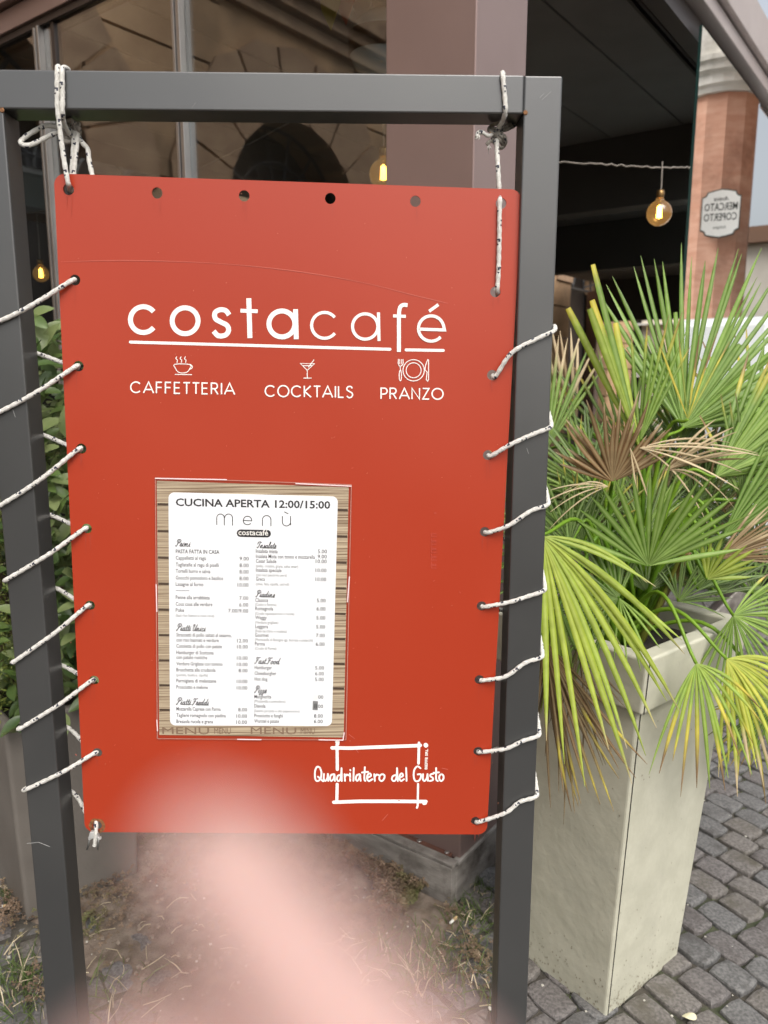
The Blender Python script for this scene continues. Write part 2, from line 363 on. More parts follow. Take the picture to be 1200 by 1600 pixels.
# side: first bay stands open, then sliding panes on the outside
sa = [1.83, 2.98, 4.1, 5.25, 6.4, 7.6, 8.8, 10]
for i in range(len(sa) - 1):
    pbox('glass_pane', sa[i], sa[i + 1] - .012, .0 + .014 * (i % 2), .01 + .014 * (i % 2), .2, 2.9, M_glassR)
M_edge = mat('glass_edge', (.02, .05, .045), .15)
for i in range(len(sa) - 1): pbox('pane_edge', sa[i] - .004, sa[i] - .001, -.001 + .014 * (i % 2), .011 + .014 * (i % 2), .2, 2.9, M_edge)
pbox('bottom_rail', .286, AL, .0, .05, .13, .17, M_metD)
# plinth of old boards round the corner
def gb(name, a0, a1, b0, b1, z0, z1, m, bevel=.002):
    mb = MB(); mb.box(W((a0 + a1) / 2, (b0 + b1) / 2, (z0 + z1) / 2, C0), uR * (abs(a1 - a0) / 2), uL * (abs(b1 - b0) / 2), Z * (abs(z1 - z0) / 2)); return mb.build(name, m, per, bevel=bevel)
for (s0, s1) in ((.0, 2.0), (2.004, 4.5)): gb('plinth_board', 0, .022, s0, s1, .006, .128, M_wood)
for (s0, s1) in ((.0235, 1.6), (1.604, 4), (4.004, 11.5)): gb('plinth_board', s0, s1, -.001, .02, .004, .118, M_wood)
gb('plinth_cap', .0, .03, -.004, 4.4, .131, .141, M_wood); gb('plinth_cap', .034, 11.4, -.003, .02, .121, .131, mat('bleached_edge', (.35, .33, .3), .8, (.18, .16, .14), 14, stretch=(1, 1, 3)))
gb('flashing', .031, .06, .031, 4.3, .12, .136, M_woodB); gb('flashing', .062, 11.3, .021, .06, .118, .132, M_woodB)
gb('floor_edge', .061, .3, .061, 4.2, .1, .121, M_woodB)
def screw(P, parent):
    mb = MB(); lathe(mb, P, [(.0072, 0), (.0075, .0015), (.006, .0028), (.0025, .0028), (.0022, .001)], 14); return mb.build('screw', M_alu, parent)
for (a, b) in ((.012 + .035, .045), (.1, .04), (.25, .04), (.045, .14), (.045, .3)): screw(W(a, b, .1365 if a < .06 else .1325, C0), per)

# ---------------- string lights under the pavilion ceiling
M_amber = glass_mat('amber_glass', (.95, .72, .38), 1.6)
_n = M_amber.node_tree; _o = _n.nodes['Material Output']; _s = _o.inputs[0].links[0].from_socket; _e = _n.nodes.new('ShaderNodeEmission'); _e.inputs[0].default_value = (1, .55, .18, 1); _e.inputs[1].default_value = .1
_a = _n.nodes.new('ShaderNodeAddShader'); _n.links.new(_s, _a.inputs[0]); _n.links.new(_e.outputs[0], _a.inputs[1]); _n.links.new(_a.outputs[0], _o.inputs[0]); M_brass = mat('brass_cap', (.25, .15, .06), .35, metal=.9)
M_fil = emit('lamp_filament', (1, .6, .16), 12); M_cord = mat('light_cord', (.16, .14, .12), .8, (.24, .21, .18), 60)
def bulb(P, cord, label, r=.048):
    e = empty('light_bulb', P, label, 'bulb', 'amber globe bulbs on the string')
    m = MB(); prof = [(.012, r * 1.25)] + [(r * math.sin(t), r * math.cos(t)) for t in [math.pi * (.13 + .85 * k / 12) for k in range(13)]]
    lathe(m, P, prof, 20); g = m.build('globe', M_amber, e, smooth=True)
    m = MB(); lathe(m, P, [(.014, r * 1.75), (.016, r * 1.5), (.014, r * 1.2), (.012, r * 1.1)], 12); m.build('lamp_cap', M_brass, e, smooth=True)
    m = MB()
    for s in (-1, 1): tube(m, [V(P) + V((s * .006, 0, .025)), V(P) + V((s * .008, 0, -.018))], .0032, 6)
    tube(m, [V(P) + V((0, 0, .03)), V(P) + V((0, 0, -.02))], .0035, 6); m.build('filament', M_fil, e)
    m = MB(); tube(m, [V(P) + Z * r * 1.7, V(P) + V((.002, 0, cord * .5)), V(P) + Z * cord], .003, 6); m.build('cord', M_cord, e); return e
b1 = AT(1030, 333, 3.15); bulb(b1, .188, 'amber globe bulb glowing above the palm in the open bay')
b2 = AT(599, 272, 2.75); bulb(b2, .3, 'lit amber globe bulb beside the pillar, behind the front glass')
b3 = AT(64, 428, 4.1); bulb(b3, .3, 'small lit bulb seen in the narrow gap by the left frame post', .04)
m = MB(); pts = [AT(850, 251, 3.12), AT(930, 256, 3.13), AT(1030, 262, 3.15), AT(1078, 262, 3.3)]
P2 = [p + V((rnd.uniform(-.002, .002), 0, rnd.uniform(-.0035, .0035))) for p in resample(spline(pts, 8), .02)]
tube(m, P2, .0032, 6); tag(m.build('string_cable', M_cord, smooth=True), 'twisted light cord strung across the open bay over the palm', 'cable')
m = MB(); pts = [b3 + Z * .3 + V((-.3, 0, 0)), b3 + Z * .3, b2.lerp(b3, .5) + Z * .22, b2 + Z * .3, b2 + Z * .31 + V((.25, .1, 0))]
tube(m, resample(spline(pts, 10), .03), .0035, 6); tag(m.build('string_cable', M_cord, smooth=True), 'thin light cord sagging behind the front glazing', 'cable')
# made-up grey board inside, standing in for a pale band in the left glazing
sh = empty('stand_in_board', AT(60, 300, 4.4), 'plain pale grey board added behind the left glazing', 'board')
m = MB(); c = AT(80, 302, 4.4); m.box(c, uR * .5, uL * .05, Z * .1); m.build('board_face', mat('board_grey', (.4, .42, .42), .5), sh)
m = MB(); m.box(AT(80, 340, 4.4), uR * .5, uL * .12, Z * .012); m.build('board_ledge', M_blk, sh)

gc = AT(596, 72, 3.0); gl = empty('reflected_globe', gc, 'pale round globe behind the front glazing at the pillar, standing in for a reflected dome', 'lamp')  # globe hung inside in place of a dome reflected in the glass
m = MB(); lathe(m, gc, [(.118 * math.sin(t) + .001, .118 * math.cos(t)) for t in [math.pi * k / 18 for k in range(19)]], 28); m.build('globe', mat('globe_reflection_pale', (.62, .66, .68), .15, coat=.5), gl, smooth=True)
m = MB(); lathe(m, gc, [(.03, .115), (.03, .15), (.008, .16), (.008, 3.03 - gc.z)], 12); m.build('stem', M_metD, gl, smooth=True)
m = MB(); lathe(m, gc, [(.1195, -.035), (.1205, -.0), (.1195, .035)], 28); m.build('band', M_metD, gl, smooth=True)
for (x, y, c_, lb) in ((516, -12, (.6, .58, .08), 'yellow pennant behind the front glass, standing in for reflected bunting'), (566, -16, (.7, .66, .62), 'white pennant behind the front glass, standing in for reflected bunting'), (540, -20, (.5, .06, .05), 'red pennant behind the front glass, standing in for reflected bunting')):  # flags added inside where bunting is only reflected in the glass
    m = MB(); p = AT(x, y, 2.95); prism(m, [(-.055, .03), (.055, .03), (.04, -.05), (0, -.12), (-.04, -.05)], uL, Z, uR, p, .002); tag(m.build('pennant', mat('pennant_%s' % lb.split()[0], c_, .8)), lb, 'pennant', 'pennants standing in for reflected bunting')

# ---------------- brick column with plaque (stands right of the frame, seen mirrored in the side glass)
bO = (O - CP).dot(uL)
az = R(22.1); dv = V((math.sin(az), math.cos(az), 0)) * 8.0
CC = dv - uL * (2 * (dv - CP).dot(uL)); MC = O - uL * (2 * bO)
colm = empty('brick_column', CC, 'salmon brick column with pale moulded capital, mirrored in the side glass', 'column')
M_brick = mat('column_brick', (.66, .34, .23), .85, (.78, .46, .33), 5, bump=.5, bscale=40, col3=(.42, .2, .13), scale3=2, stretch=(1, 1, 4))
M_cap = mat('capital_stone', (.74, .72, .65), .85, (.84, .82, .76), 5, bump=.5, bscale=25, col3=(.4, .38, .33), scale3=2)
m = MB(); lathe(m, CC, [(.38, .0), (.38, .25), (.32, .3), (.315, 3.86)], 12); m.build('shaft', M_brick, colm)
m = MB(); lathe(m, CC, [(.35, 3.862), (.36, 3.9), (.39, 3.92), (.39, 3.99), (.43, 4.02), (.43, 4.07), (.46, 4.09), (.46, 4.13), (.37, 4.16)], 28); m.build('capital', M_cap, colm, bevel=0)
m = MB(); m.box(CC + Z * 4.65, uR * .36, uL * .36, Z * .49); m.build('impost_block', M_cap, colm)
m = MB(); m.box(CC + Z * 5.5, uR * .5, uL * .5, Z * .35); m.build('entablature', M_cap, colm)
toM = (MC - CC); toM.z = 0; toM.normalize(); side = Z.cross(toM)
pq = empty('plaque', CC + toM * .34 + Z * 2.86, 'white notched plaque reading MERCATO COPERTO on the brick column', 'sign')
pc = CC + toM * .35 + Z * 2.86 - side * .06
def shield(w_, h_):
    c = .04; q = []
    for (sx, sy) in ((1, 1), (-1, 1), (-1, -1), (1, -1)):
        arc = [(sx * (w_ - c + c * math.cos(t)) if 0 else sx * (w_ - c * math.sin(t)), sy * (h_ - c * math.cos(t))) for t in [math.pi / 2 * k / 5 for k in range(6)]]
        arc = [(sx * w_, sy * (h_ - c))] + [(sx * (w_ - c * (1 - math.cos(t)) * 0 - c * math.sin(t)), sy * (h_ - c * math.cos(t))) for t in [math.pi / 2 * k / 5 for k in range(1, 5)]] + [(sx * (w_ - c), sy * h_)]
        if sx * sy < 0: arc = arc[::-1]
        q += arc
        if (sx, sy) == (1, 1): q += [(w_ * .3, h_ * 1.09), (0, h_ * 1.13), (-w_ * .3, h_ * 1.09)]
        if (sx, sy) == (-1, -1): q += [(-w_ * .3, -h_ * 1.09), (0, -h_ * 1.13), (w_ * .3, -h_ * 1.09)]
    return q
m = MB(); prism(m, shield(.158, .18), side, Z, toM, pc, .012); m.build('backing', mat('plaque_edge', (.05, .06, .05), .6), pq)
m = MB(); prism(m, shield(.15, .171), side, Z, toM, pc + toM * .013, .004); m.build('face', mat('plaque_white', (.88, .88, .84), .5), pq)

# ---------------- text and ribbons
def text_polys(s, offset=0, res=2, shear=0, space=1):
    cu = bpy.data.curves.new('t', 'FONT'); cu.body = s; cu.size = 1; cu.resolution_u = res; cu.offset = offset; cu.shear = shear; cu.space_character = space
    o = bpy.data.objects.new('t', cu); me = bpy.data.meshes.new_from_object(o)
    vs = [(v.co.x, v.co.y) for v in me.vertices]; fs = [tuple(p.vertices) for p in me.polygons]
    bpy.data.objects.remove(o); bpy.data.curves.remove(cu); bpy.data.meshes.remove(me); return vs, fs
def put_text(mb, s, org, ex, ey, size=None, width=None, align='L', **k):
    vs, fs = text_polys(s, **k); x0 = min(v[0] for v in vs); x1 = max(v[0] for v in vs)
    kx = ky = size if size else width / (x1 - x0)
    if size and width: kx = width / (x1 - x0)
    sh = {'L': x0, 'C': (x0 + x1) / 2, 'R': x1}[align]
    mb.add([V(org) + ex * ((v[0] - sh) * kx) + ey * (v[1] * ky) for v in vs], fs)
fo = pc + toM * .0185
m = MB()
put_text(m, 'Antica', fo + Z * .105, side, Z, width=.12, align='C', shear=.3, offset=.01)
put_text(m, 'MERCATO', fo + Z * .025, side, Z, width=.265, align='C', size=.088, offset=.006)
put_text(m, 'COPERTO', fo - Z * .06, side, Z, width=.265, align='C', size=.088, offset=.006)
put_text(m, 'bologna', fo - Z * .125, side, Z, width=.1, align='C', shear=.3)
m.build('lettering', mat('plaque_ink', (.03, .035, .03), .6), pq)

# ---------------- pale van whose glass mirrors in the side pane
dv2 = V((math.sin(R(26)), math.cos(R(26)), 0)) * 7.2; VC = dv2 - uL * (2 * (dv2 - CP).dot(uL)) + uR * .3
van = empty('parked_van', VC, 'white parked van with dark windows, mirrored in the side glass', 'van')
M_wv = mat('van_paint', (.85, .88, .87), .25, coat=.6); M_wg = mat('van_glass', (.05, .07, .075), .05)
vf = uR; vl = uL
prof = [(-2.1, .35), (2.0, .35), (2.05, .9), (1.35, 1.1), (.85, 1.75), (-2.0, 1.85), (-2.15, 1.2)]
m = MB(); prism(m, prof, vf, Z, vl, VC - vl * .85, 1.7); m.build('body', M_wv, van, bevel=.06, segs=3)
for s in (-.853, .85):
    m = MB()
    prism(m, [(-1.8, 1.15), (-.4, 1.15), (-.4, 1.65), (-1.75, 1.7)], vf, Z, vl, VC + vl * s, .004); prism(m, [(-.3, 1.15), (1.0, 1.15), (.72, 1.6), (-.3, 1.65)], vf, Z, vl, VC + vl * s, .004); m.build('side_window', M_wg, van)
for a in (-1.35, 1.35):
    for s in (-.8, .62):
        m = MB(); lathe(m, VC + vf * a + vl * s + Z * .33, [(.2, 0), (.33, .02), (.33, .16), (.2, .18)], 20, ax=vl, ex=vf); m.build('wheel', mat('tyre_rubber', (.02, .02, .02), .8), van)
# far side street buildings
def mirr(P): return P - uL * (2 * (P - CP).dot(uL))
hp = mirr(AT(1222, 560, 17)); hp.z = 0
far = empty('stucco_house', hp, 'grey-beige stucco house with tiled eaves, mirrored at the edge of the side glass', 'building')
m = MB(); m.box(hp + Z * 1.9, uR * 3, uL * .55, Z * 1.9); m.build('wall', mat('house_render', (.6, .57, .5), .9, (.7, .67, .6), 2), far)
m = MB(); m.box(hp + Z * 3.9, uR * 3.2, uL * .75, Z * .1); m.box(hp + Z * 4.05, uR * 3.0, uL * .5, Z * .06); m.build('roof', mat('roof_tiles', (.2, .12, .08), .9), far)
for k in range(3): m = MB(); m.box(hp + Z * 2.2 + uR * (-2 + 2 * k) - uL * .56, uR * .4, uL * .02, Z * .7); m.build('window', M_dark, far)
# market front closing the view through the pavilion
mk = empty('market_front', W(15, 2.5, 0), 'cream and ochre shopfront seen through the pavilion behind the palm', 'building')
M_och = mat('ochre_panel', (.72, .62, .45), .8, (.78, .68, .52), 5)
m = MB(); m.box(W(15.3, 2, 3), uR * .2, uL * 2.6, Z * 3); m.build('wall', M_cream, mk)
for k in range(5):
    m = MB(); m.box(W(15.06, .1 + k * .95, 1.95), uR * .04, uL * .33, Z * .42); m.build('ochre_panel', M_och, mk)
    m = MB(); m.box(W(15.04, .1 + k * .95, .8), uR * .06, uL * .36, Z * .55); m.build('counter_panel', mat('counter_cream', (.66, .62, .52), .7), mk)
m = MB()
for z in (1.42, 1.48, 2.5): m.box(W(15.02, 2.2, z), uR * .1, uL * 2.5, Z * .022)
m.build('moulding', M_cap, mk)
# ================================================================== SIGN FRAME
yw = R(1.7); ex = V((math.cos(yw), math.sin(yw), 0)); en = V((math.sin(yw), -math.cos(yw), 0))     # en points to the viewer
FP = V((0, 1.165, 0))
def FPx(x, y, d=0): return hit(x, y, FP - en * d, en)      # d metres behind the frame's front face
M_frame = mat('anthracite_paint', (.034, .0345, .0345), .3, (.045, .045, .044), 3, bump=.07, bscale=900, spec=1.0, rough2=.4)
LI, LO = -.5285, -.5815; RI = (FPx(818, 180) - FP).dot(ex); RO = (FPx(877, 180) - FP).dot(ex); TOPZ = FPx(600, 115).z; BZ = FPx(600, 176).z
frm = empty('sign_stand', FP, 'dark grey square-tube steel frame standing on the paving, sign laced inside', 'frame')
def fbox(name, x0, x1, z0, z1, d0=0, d1=.052, m=M_frame, parent=frm, bevel=.0022):
    mb = MB(); mb.box(FP + ex * ((x0 + x1) / 2) + Z * ((z0 + z1) / 2) - en * ((d0 + d1) / 2), ex * ((x1 - x0) / 2), en * ((d1 - d0) / 2), Z * ((z1 - z0) / 2)); return mb.build(name, m, parent, bevel=bevel, segs=2)
fbox('post', LO, LI, .012, BZ - .001); fbox('post', RI, RO, .012, TOPZ - .0005)
fbox('top_bar', LO, RI - .0008, BZ, TOPZ, -.0006, .0524)
for (a, b) in ((LO, LI), (RI, RO)): fbox('foot_plate', a - .04, b + .04, .006, .0115, -.04, .09)
M_rust = mat('rust_spot', (.12, .05, .02), .9, (.25, .12, .05), 300)
for (x, y) in ((821, 176), (3, 172)):
    mb = MB(); lathe(mb, FPx(x, y, -.0004), [(.0035, 0), (.0028, .0009), (.001, .001)], 9, ax=en, ex=ex); mb.build('weld_spot', M_rust, frm)

M_scr = mat('paint_scratch', (.3, .3, .29), .6)
for (x, y, x2, y2) in ((843, 153, 850, 146), (847, 156, 861, 143), (42, 1318, 60, 1316), (60, 1316, 78, 1323), (823, 700, 826, 709), (300, 168, 306, 160), (560, 150, 572, 149), (20, 640, 24, 652)):
    mb = MB(); tube(mb, [FPx(x, y, -.0003), FPx(x2, y2, -.0003)], .0004, 4); mb.build('scratch', M_scr, frm)
fbox('seam', RI - .0009, RI + .0001, BZ, TOPZ - .001, -.0003, .05, mat('seam_dark', (.02, .02, .02), .8), bevel=0)

# ================================================================== RED SIGN PANEL
PD = .009                                     # panel face lies 9 mm behind the frame's face
def SP_(x, y, d=0): return hit(x, y, FP - en * (PD + d), en)
pTL, pTR, pBL, pBR = SP_(84, 271), SP_(806, 296), SP_(132.5, 1300), SP_(769, 1304)
eu = (pTR - pTL + pBR - pBL).normalized(); ev = eu.cross(en).normalized() * 1
if ev.z > 0: ev = -ev
PWd = ((pTR - pTL).length + (pBR - pBL).length) / 2; PHt = ((pBL - pTL).length + (pBR - pTR).length) / 2
PO = (pTL + pTR + pBL + pBR) / 4 - eu * (PWd / 2) - ev * (PHt / 2)
def UV(x, y): q = SP_(x, y) - PO; return (q.dot(eu), q.dot(ev))
def PP(u, v, d=0): return PO + eu * u + ev * v + en * d
holesT = [(107, 296), (245.5, 301.5), (381.5, 306), (516, 310), (649, 314.5), (783, 318)]
holesL = [(117, 437.5), (122.5, 572), (127, 701), (135.5, 826), (140.5, 946), (147, 1063), (152, 1176)]
holesR = [(774, 456), (769, 586), (762.5, 711), (757.5, 831), (752.5, 947), (749, 1062), (747, 1174), (743, 1283)]
hBL = (152, 1290)
cu = bpy.data.curves.new('c', 'CURVE'); cu.dimensions = '2D'; cu.fill_mode = 'BOTH'; cu.extrude = .0015
def poly(pts):
    s = cu.splines.new('POLY'); s.points.add(len(pts) - 1); s.use_cyclic_u = True
    for p, q in zip(s.points, pts): p.co = (q[0], -q[1], 0, 1)
rc = .016; q = []
for (cx, cy, a0) in ((PWd - rc, rc, -90), (PWd - rc, PHt - rc, 0), (rc, PHt - rc, 90), (rc, rc, 180)):
    q += [(cx + rc * math.cos(R(a0 + 90 * k / 8)), cy + rc * math.sin(R(a0 + 90 * k / 8))) for k in range(9)]
poly(q)
for h in holesT + holesL + holesR + [hBL]:
    u, v = UV(*h); poly([(u + .0077 * math.cos(2 * math.pi * k / 24), v + .0077 * math.sin(2 * math.pi * k / 24)) for k in range(24)])
to = bpy.data.objects.new('t', cu); me = bpy.data.meshes.new_from_object(to); bpy.data.objects.remove(to)
for v_ in me.vertices: v_.co = PP(v_.co.x, -v_.co.y, v_.co.z - .0015)
me.name = 'sign_panel'; panel_face = bpy.data.objects.new('panel_sheet', me); COL.objects.link(panel_face)
M_red = mat('red_lacquer', (.345, .032, .0095), .32, (.36, .035, .0105), 2.5, bump=.05, bscale=1100, spec=.52, rough2=.4)
me.materials.clear(); me.materials.append(M_red)
sgn = empty('cafe_sign', PO, 'large orange-red metal sign with white cafe lettering, laced into the frame', 'sign')
panel_face.parent = sgn; panel_face.matrix_parent_inverse = Matrix.Translation(PO).inverted()
# ring of rust round the lower left hole
mb = MB(); c = PP(*UV(*hBL), .0003); rr = [(c + eu * (math.cos(t) * r) + ev * (math.sin(t) * r)) for r in (.0082, .0135) for t in [2 * math.pi * k / 28 for k in range(28)]]
rr = rr[:28] + [c + (p - c) * (1 + .16 * mnoise.noise(p * 300)) for p in rr[28:]]
mb.add(rr, [(k, (k + 1) % 28, 28 + (k + 1) % 28, 28 + k) for k in range(28)]); mb.build('rust_ring', mat('rust_stain', (.09, .035, .012), .9, (.26, .1, .03), 200), sgn)

M_white = mat('white_vinyl', (.83, .81, .76), .5)
LV = [0]
def ribbon(mb, pts, w_, toP, caps=True, wf=None, closed=False):
    """flat stroke with a round end, pts in 2-D, toP maps 2-D + lift to the place"""
    LV[0] = (LV[0] + 1) % 14; d = .00035 + .00004 * LV[0]
    P = [V((p[0], p[1])) for p in pts]; P = [p for i, p in enumerate(P) if i == 0 or (p - P[i - 1]).length > 1e-6]; n = len(P); vs = []; fs = []
    for i, p in enumerate(P):
        if closed: a, b = P[i - 1], P[(i + 1) % n]
        else: a, b = P[max(i - 1, 0)], P[min(i + 1, n - 1)]
        t1 = (p - a); t2 = (b - p)
        t1 = t1.normalized() if t1.length > 1e-9 else t2.normalized(); t2 = t2.normalized() if t2.length > 1e-9 else t1
        t = (t1 + t2); t = t.normalized() if t.length > 1e-6 else t1
        nn = V((-t.y, t.x)); k = 1 / max(.55, nn.dot(V((-t1.y, t1.x)))); hw = w_ / 2 * (wf(i / max(1, n - 1)) if wf else 1) * k
        vs += [p + nn * hw, p - nn * hw]
    m_ = n if closed else n - 1
    fs = [(2 * i, 2 * i + 1, (2 * i + 3) % (2 * n), (2 * i + 2) % (2 * n)) for i in range(m_)]
    if caps and not closed:
        for (i, s_) in ((0, -1), (n - 1, 1)):
            a, b = (P[0], P[1]) if i == 0 else (P[-2], P[-1]); t = (b - a).normalized() * s_; nn = V((-t.y, t.x)); hw = w_ / 2 * (wf(i / (n - 1)) if wf else 1); o = len(vs)
            vs += [P[i] + nn * (hw * math.cos(q)) + t * (hw * math.sin(q)) for q in [math.pi * k / 6 for k in range(7)]]; fs.append(tuple(o + k for k in range(7)))
    mb.add([toP(v.x, v.y, d) for v in vs], fs)
def sp2(pts, n=5, closed=False): return [(p.x, p.y) for p in spline([V((a, b, 0)) for a, b in pts], n, closed)]
def arc(cx, cy, r, a0, a1, n=22, ry=None): return [(cx + r * math.cos(R(a0 + (a1 - a0) * k / n)), cy + (ry or r) * math.sin(R(a0 + (a1 - a0) * k / n))) for k in range(n + 1)]
# crop coordinates of the close-up I measured the lettering in -> panel
def T4(x, y, d): u, v = UV(180 + x * .45, 440 + y * .45); return PP(u, v, d)
def lp(name, items, toP, m=M_white, parent=sgn):
    for (kind, pts, w_) in items:
        pass
    mb = MB()
    for (kind, pts, w_) in items: ribbon(mb, pts, w_, toP, caps=(kind != 'b'), closed=(kind == 'c'))
    return mb.build(name, m, parent)
def circ(cx, cy, r): return arc(cx, cy, r, 0, 360, 36)[:-1]
B, TN = 17, 10.5
logo = {
 'c': [('b', arc(98, 132, 45, 38, 322), B)], 'o': [('c', circ(243, 136, 45), B)],
 's': [('b', sp2([(396, 116), (384, 101), (364, 98), (347, 108), (348, 128), (366, 140), (388, 152), (394, 170), (382, 186), (358, 188), (342, 172)]), B)],
 't': [('b', [(464, 58), (468, 196)], B), ('b', [(435, 101), (495, 103)], 13)],
 'a': [('c', circ(579, 147, 45), B), ('b', [(626, 96), (629, 200)], B)],
 'c.': [('b', arc(727, 152, 45, 38, 322), TN)], 'a.': [('c', circ(868, 156, 44), TN), ('b', [(914, 107), (916, 206)], TN)],
 'f': [('b', sp2([(1015, 82), (1001, 81), (990, 88), (986, 104), (985, 130)]) + [(985, 244)], TN + 3), ('b', [(965, 119), (1009, 121)], TN)],
 'e': [('b', [(1053, 165), (1143, 168)] + arc(1097, 163, 44, -2, -318, 26)[1:], TN), ('b', [(1090, 103), (1122, 80)], TN)]}
for k, v in logo.items(): lp('letter', v, T4)
lp('underline', [('o', [(53, 210), (954, 235)], 10)], T4); lp('underline', [('o', [(1010, 237), (1139, 239)], 10)], T4)
GL = {'C': (.95, [arc(.5, .5, .47, -42, -318)]), 'A': (.9, [[(.0, 1), (.45, 0), (.9, 1)], [(.14, .68), (.76, .68)]]), 'F': (.58, [[(.52, .02), (.03, .02), (.03, 1)], [(.03, .48), (.48, .48)]]),
      'E': (.6, [[(.52, .02), (.03, .02), (.03, .98), (.52, .98)], [(.03, .49), (.48, .49)]]), 'T': (.6, [[(0, .02), (.6, .02)], [(.3, .02), (.3, 1)]]),
      'R': (.66, [[(.03, 1), (.03, .02), (.32, .02)] + arc(.32, .27, .25, -90, 90, 10) + [(.03, .52)], [(.3, .52), (.6, 1)]]), 'I': (.1, [[(.05, 0), (.05, 1)]]),
      'O': (1.02, [arc(.51, .5, .49, 0, 360, 26)]), 'K': (.68, [[(.03, 0), (.03, 1)], [(.6, 0), (.06, .5), (.64, 1)]]), 'L': (.52, [[(.03, 0), (.03, .98), (.48, .98)]]),
      'S': (.62, [sp2([(.54, .18), (.44, .03), (.24, .01), (.08, .12), (.09, .32), (.3, .46), (.5, .57), (.57, .76), (.46, .95), (.24, 1), (.05, .86)])]),
      'P': (.6, [[(.03, 1), (.03, .02), (.3, .02)] + arc(.3, .29, .27, -90, 90, 10) + [(.03, .56)]]), 'N': (.76, [[(.03, 1), (.03, 0), (.7, 1), (.7, 0)]]), 'Z': (.64, [[(.03, .02), (.58, .02), (.03, .98), (.6, .98)]])}
def word(s, x0, x1, yt0, yt1, h, w_, toP, gap=.24):
    tot = sum(GL[c][0] for c in s) + gap * (len(s) - 1); k = (x1 - x0) / tot; x = 0; mb = MB()
    for c in s:
        for st in GL[c][1]: ribbon(mb, [(x0 + (x + p[0]) * k, yt0 + (yt1 - yt0) * (x + p[0]) / tot + p[1] * h) for p in st], w_, toP, caps=False)
        x += GL[c][0] + gap
    return tag(mb.build('lettering', M_white, sgn), kind='stuff')
word('CAFFETTERIA', 53, 415, 347, 353, 39, 4.6, T4, .22); word('COCKTAILS', 520, 826, 360, 364, 39, 4.6, T4, .2); word('PRANZO', 922, 1139, 369, 371, 38, 4.6, T4, .2)
tw = 2.7
lp('cup_icon', [('c', sp2([(207, 287), (262, 288), (259, 302), (250, 314), (235, 317), (219, 314), (210, 302)], 3, True), tw), ('o', sp2([(261, 291), (268, 294), (266, 301), (257, 305)]), tw), ('o', [(208, 322), (266, 323)], tw)] +
   [('o', sp2([(x, 261), (x - 3, 267), (x + 2, 273), (x + 1, 281)]), tw) for x in (214, 229, 244)], T4)
lp('cocktail_icon', [('o', [(667, 308), (643, 284), (692, 285), (667, 308), (667, 334)], tw), ('o', [(655, 335), (681, 335)], tw), ('o', [(671, 297), (690, 272)], tw), ('o', [(651, 292), (683, 292)], tw)], T4)
lp('plate_icon', [('c', circ(1036, 308, 37), tw), ('c', circ(1036, 308, 26), tw)], T4)
lp('fork_icon', [('o', sp2([(983, 270), (983, 286), (990, 294), (999, 286), (999, 270)]), tw), ('o', [(988, 270), (988, 286)], 2.2), ('o', [(994, 270), (994, 286)], 2.2), ('o', [(990, 294), (990, 306)], tw), ('c', arc(990, 326, 4, 0, 360, 14, 19)[:-1], tw)], T4)
lp('knife_icon', [('c', [(1085, 271), (1078, 289), (1075, 306), (1083, 314), (1080, 340), (1085, 346), (1088, 340), (1088, 272)], tw)], T4)
# lower emblem
def T8(x, y, d): u, v = UV(440 + x / 4.615, 1150 + y / 4.615); return PP(u, v, d)
HW = [[(278, 228), (258, 220), (243, 245), (240, 285), (247, 318), (266, 322), (283, 300), (287, 258), (276, 228)], [(262, 292), (300, 325)], [(306, 272), (304, 308), (316, 322), (330, 302), (334, 272)], [(334, 272), (337, 322)],
      [(378, 274), (357, 280), (349, 305), (358, 322), (374, 308), (381, 276)], [(381, 276), (385, 322)], [(424, 280), (406, 285), (399, 308), (409, 323), (424, 308), (432, 240)], [(432, 230), (434, 322)],
      [(454, 274), (457, 322)], [(456, 297), (468, 278), (482, 282)], [(493, 270), (495, 322)], [(495, 244), (496, 247)], [(520, 230), (518, 322)], [(560, 274), (541, 284), (535, 308), (545, 322), (559, 306), (565, 277)], [(565, 277), (570, 322)],
      [(600, 224), (597, 308), (604, 322)], [(580, 262), (624, 257)], [(620, 300), (644, 286), (638, 269), (622, 276), (616, 305), (629, 323), (654, 310)], [(668, 274), (672, 322)], [(671, 296), (684, 277), (698, 280)],
      [(726, 272), (709, 284), (705, 310), (721, 323), (738, 308), (742, 284), (726, 272)], [(826, 279), (803, 287), (795, 309), (808, 323), (825, 308), (833, 240)], [(832, 230), (838, 322)],
      [(852, 300), (875, 286), (868, 269), (855, 278), (850, 307), (862, 323), (882, 311)], [(898, 230), (901, 322)], [(1002, 232), (980, 218), (958, 240), (952, 285), (962, 320), (984, 324), (1001, 305), (1004, 276), (982, 276)],
      [(1020, 274), (1018, 309), (1030, 323), (1046, 305), (1052, 274)], [(1052, 274), (1055, 322)], [(1095, 271), (1076, 275), (1072, 289), (1089, 300), (1090, 316), (1068, 323)], [(1114, 230), (1114, 308), (1126, 323)], [(1095, 265), (1134, 261)],
      [(1150, 272), (1137, 289), (1139, 313), (1152, 323), (1167, 306), (1165, 282), (1150, 272)]]
mb = MB()
for i, st in enumerate(HW): ribbon(mb, sp2(st, 4) if len(st) > 2 else st, 12.5, T8)
tag(mb.build('lettering', M_white, sgn), kind='stuff')
mb = MB()
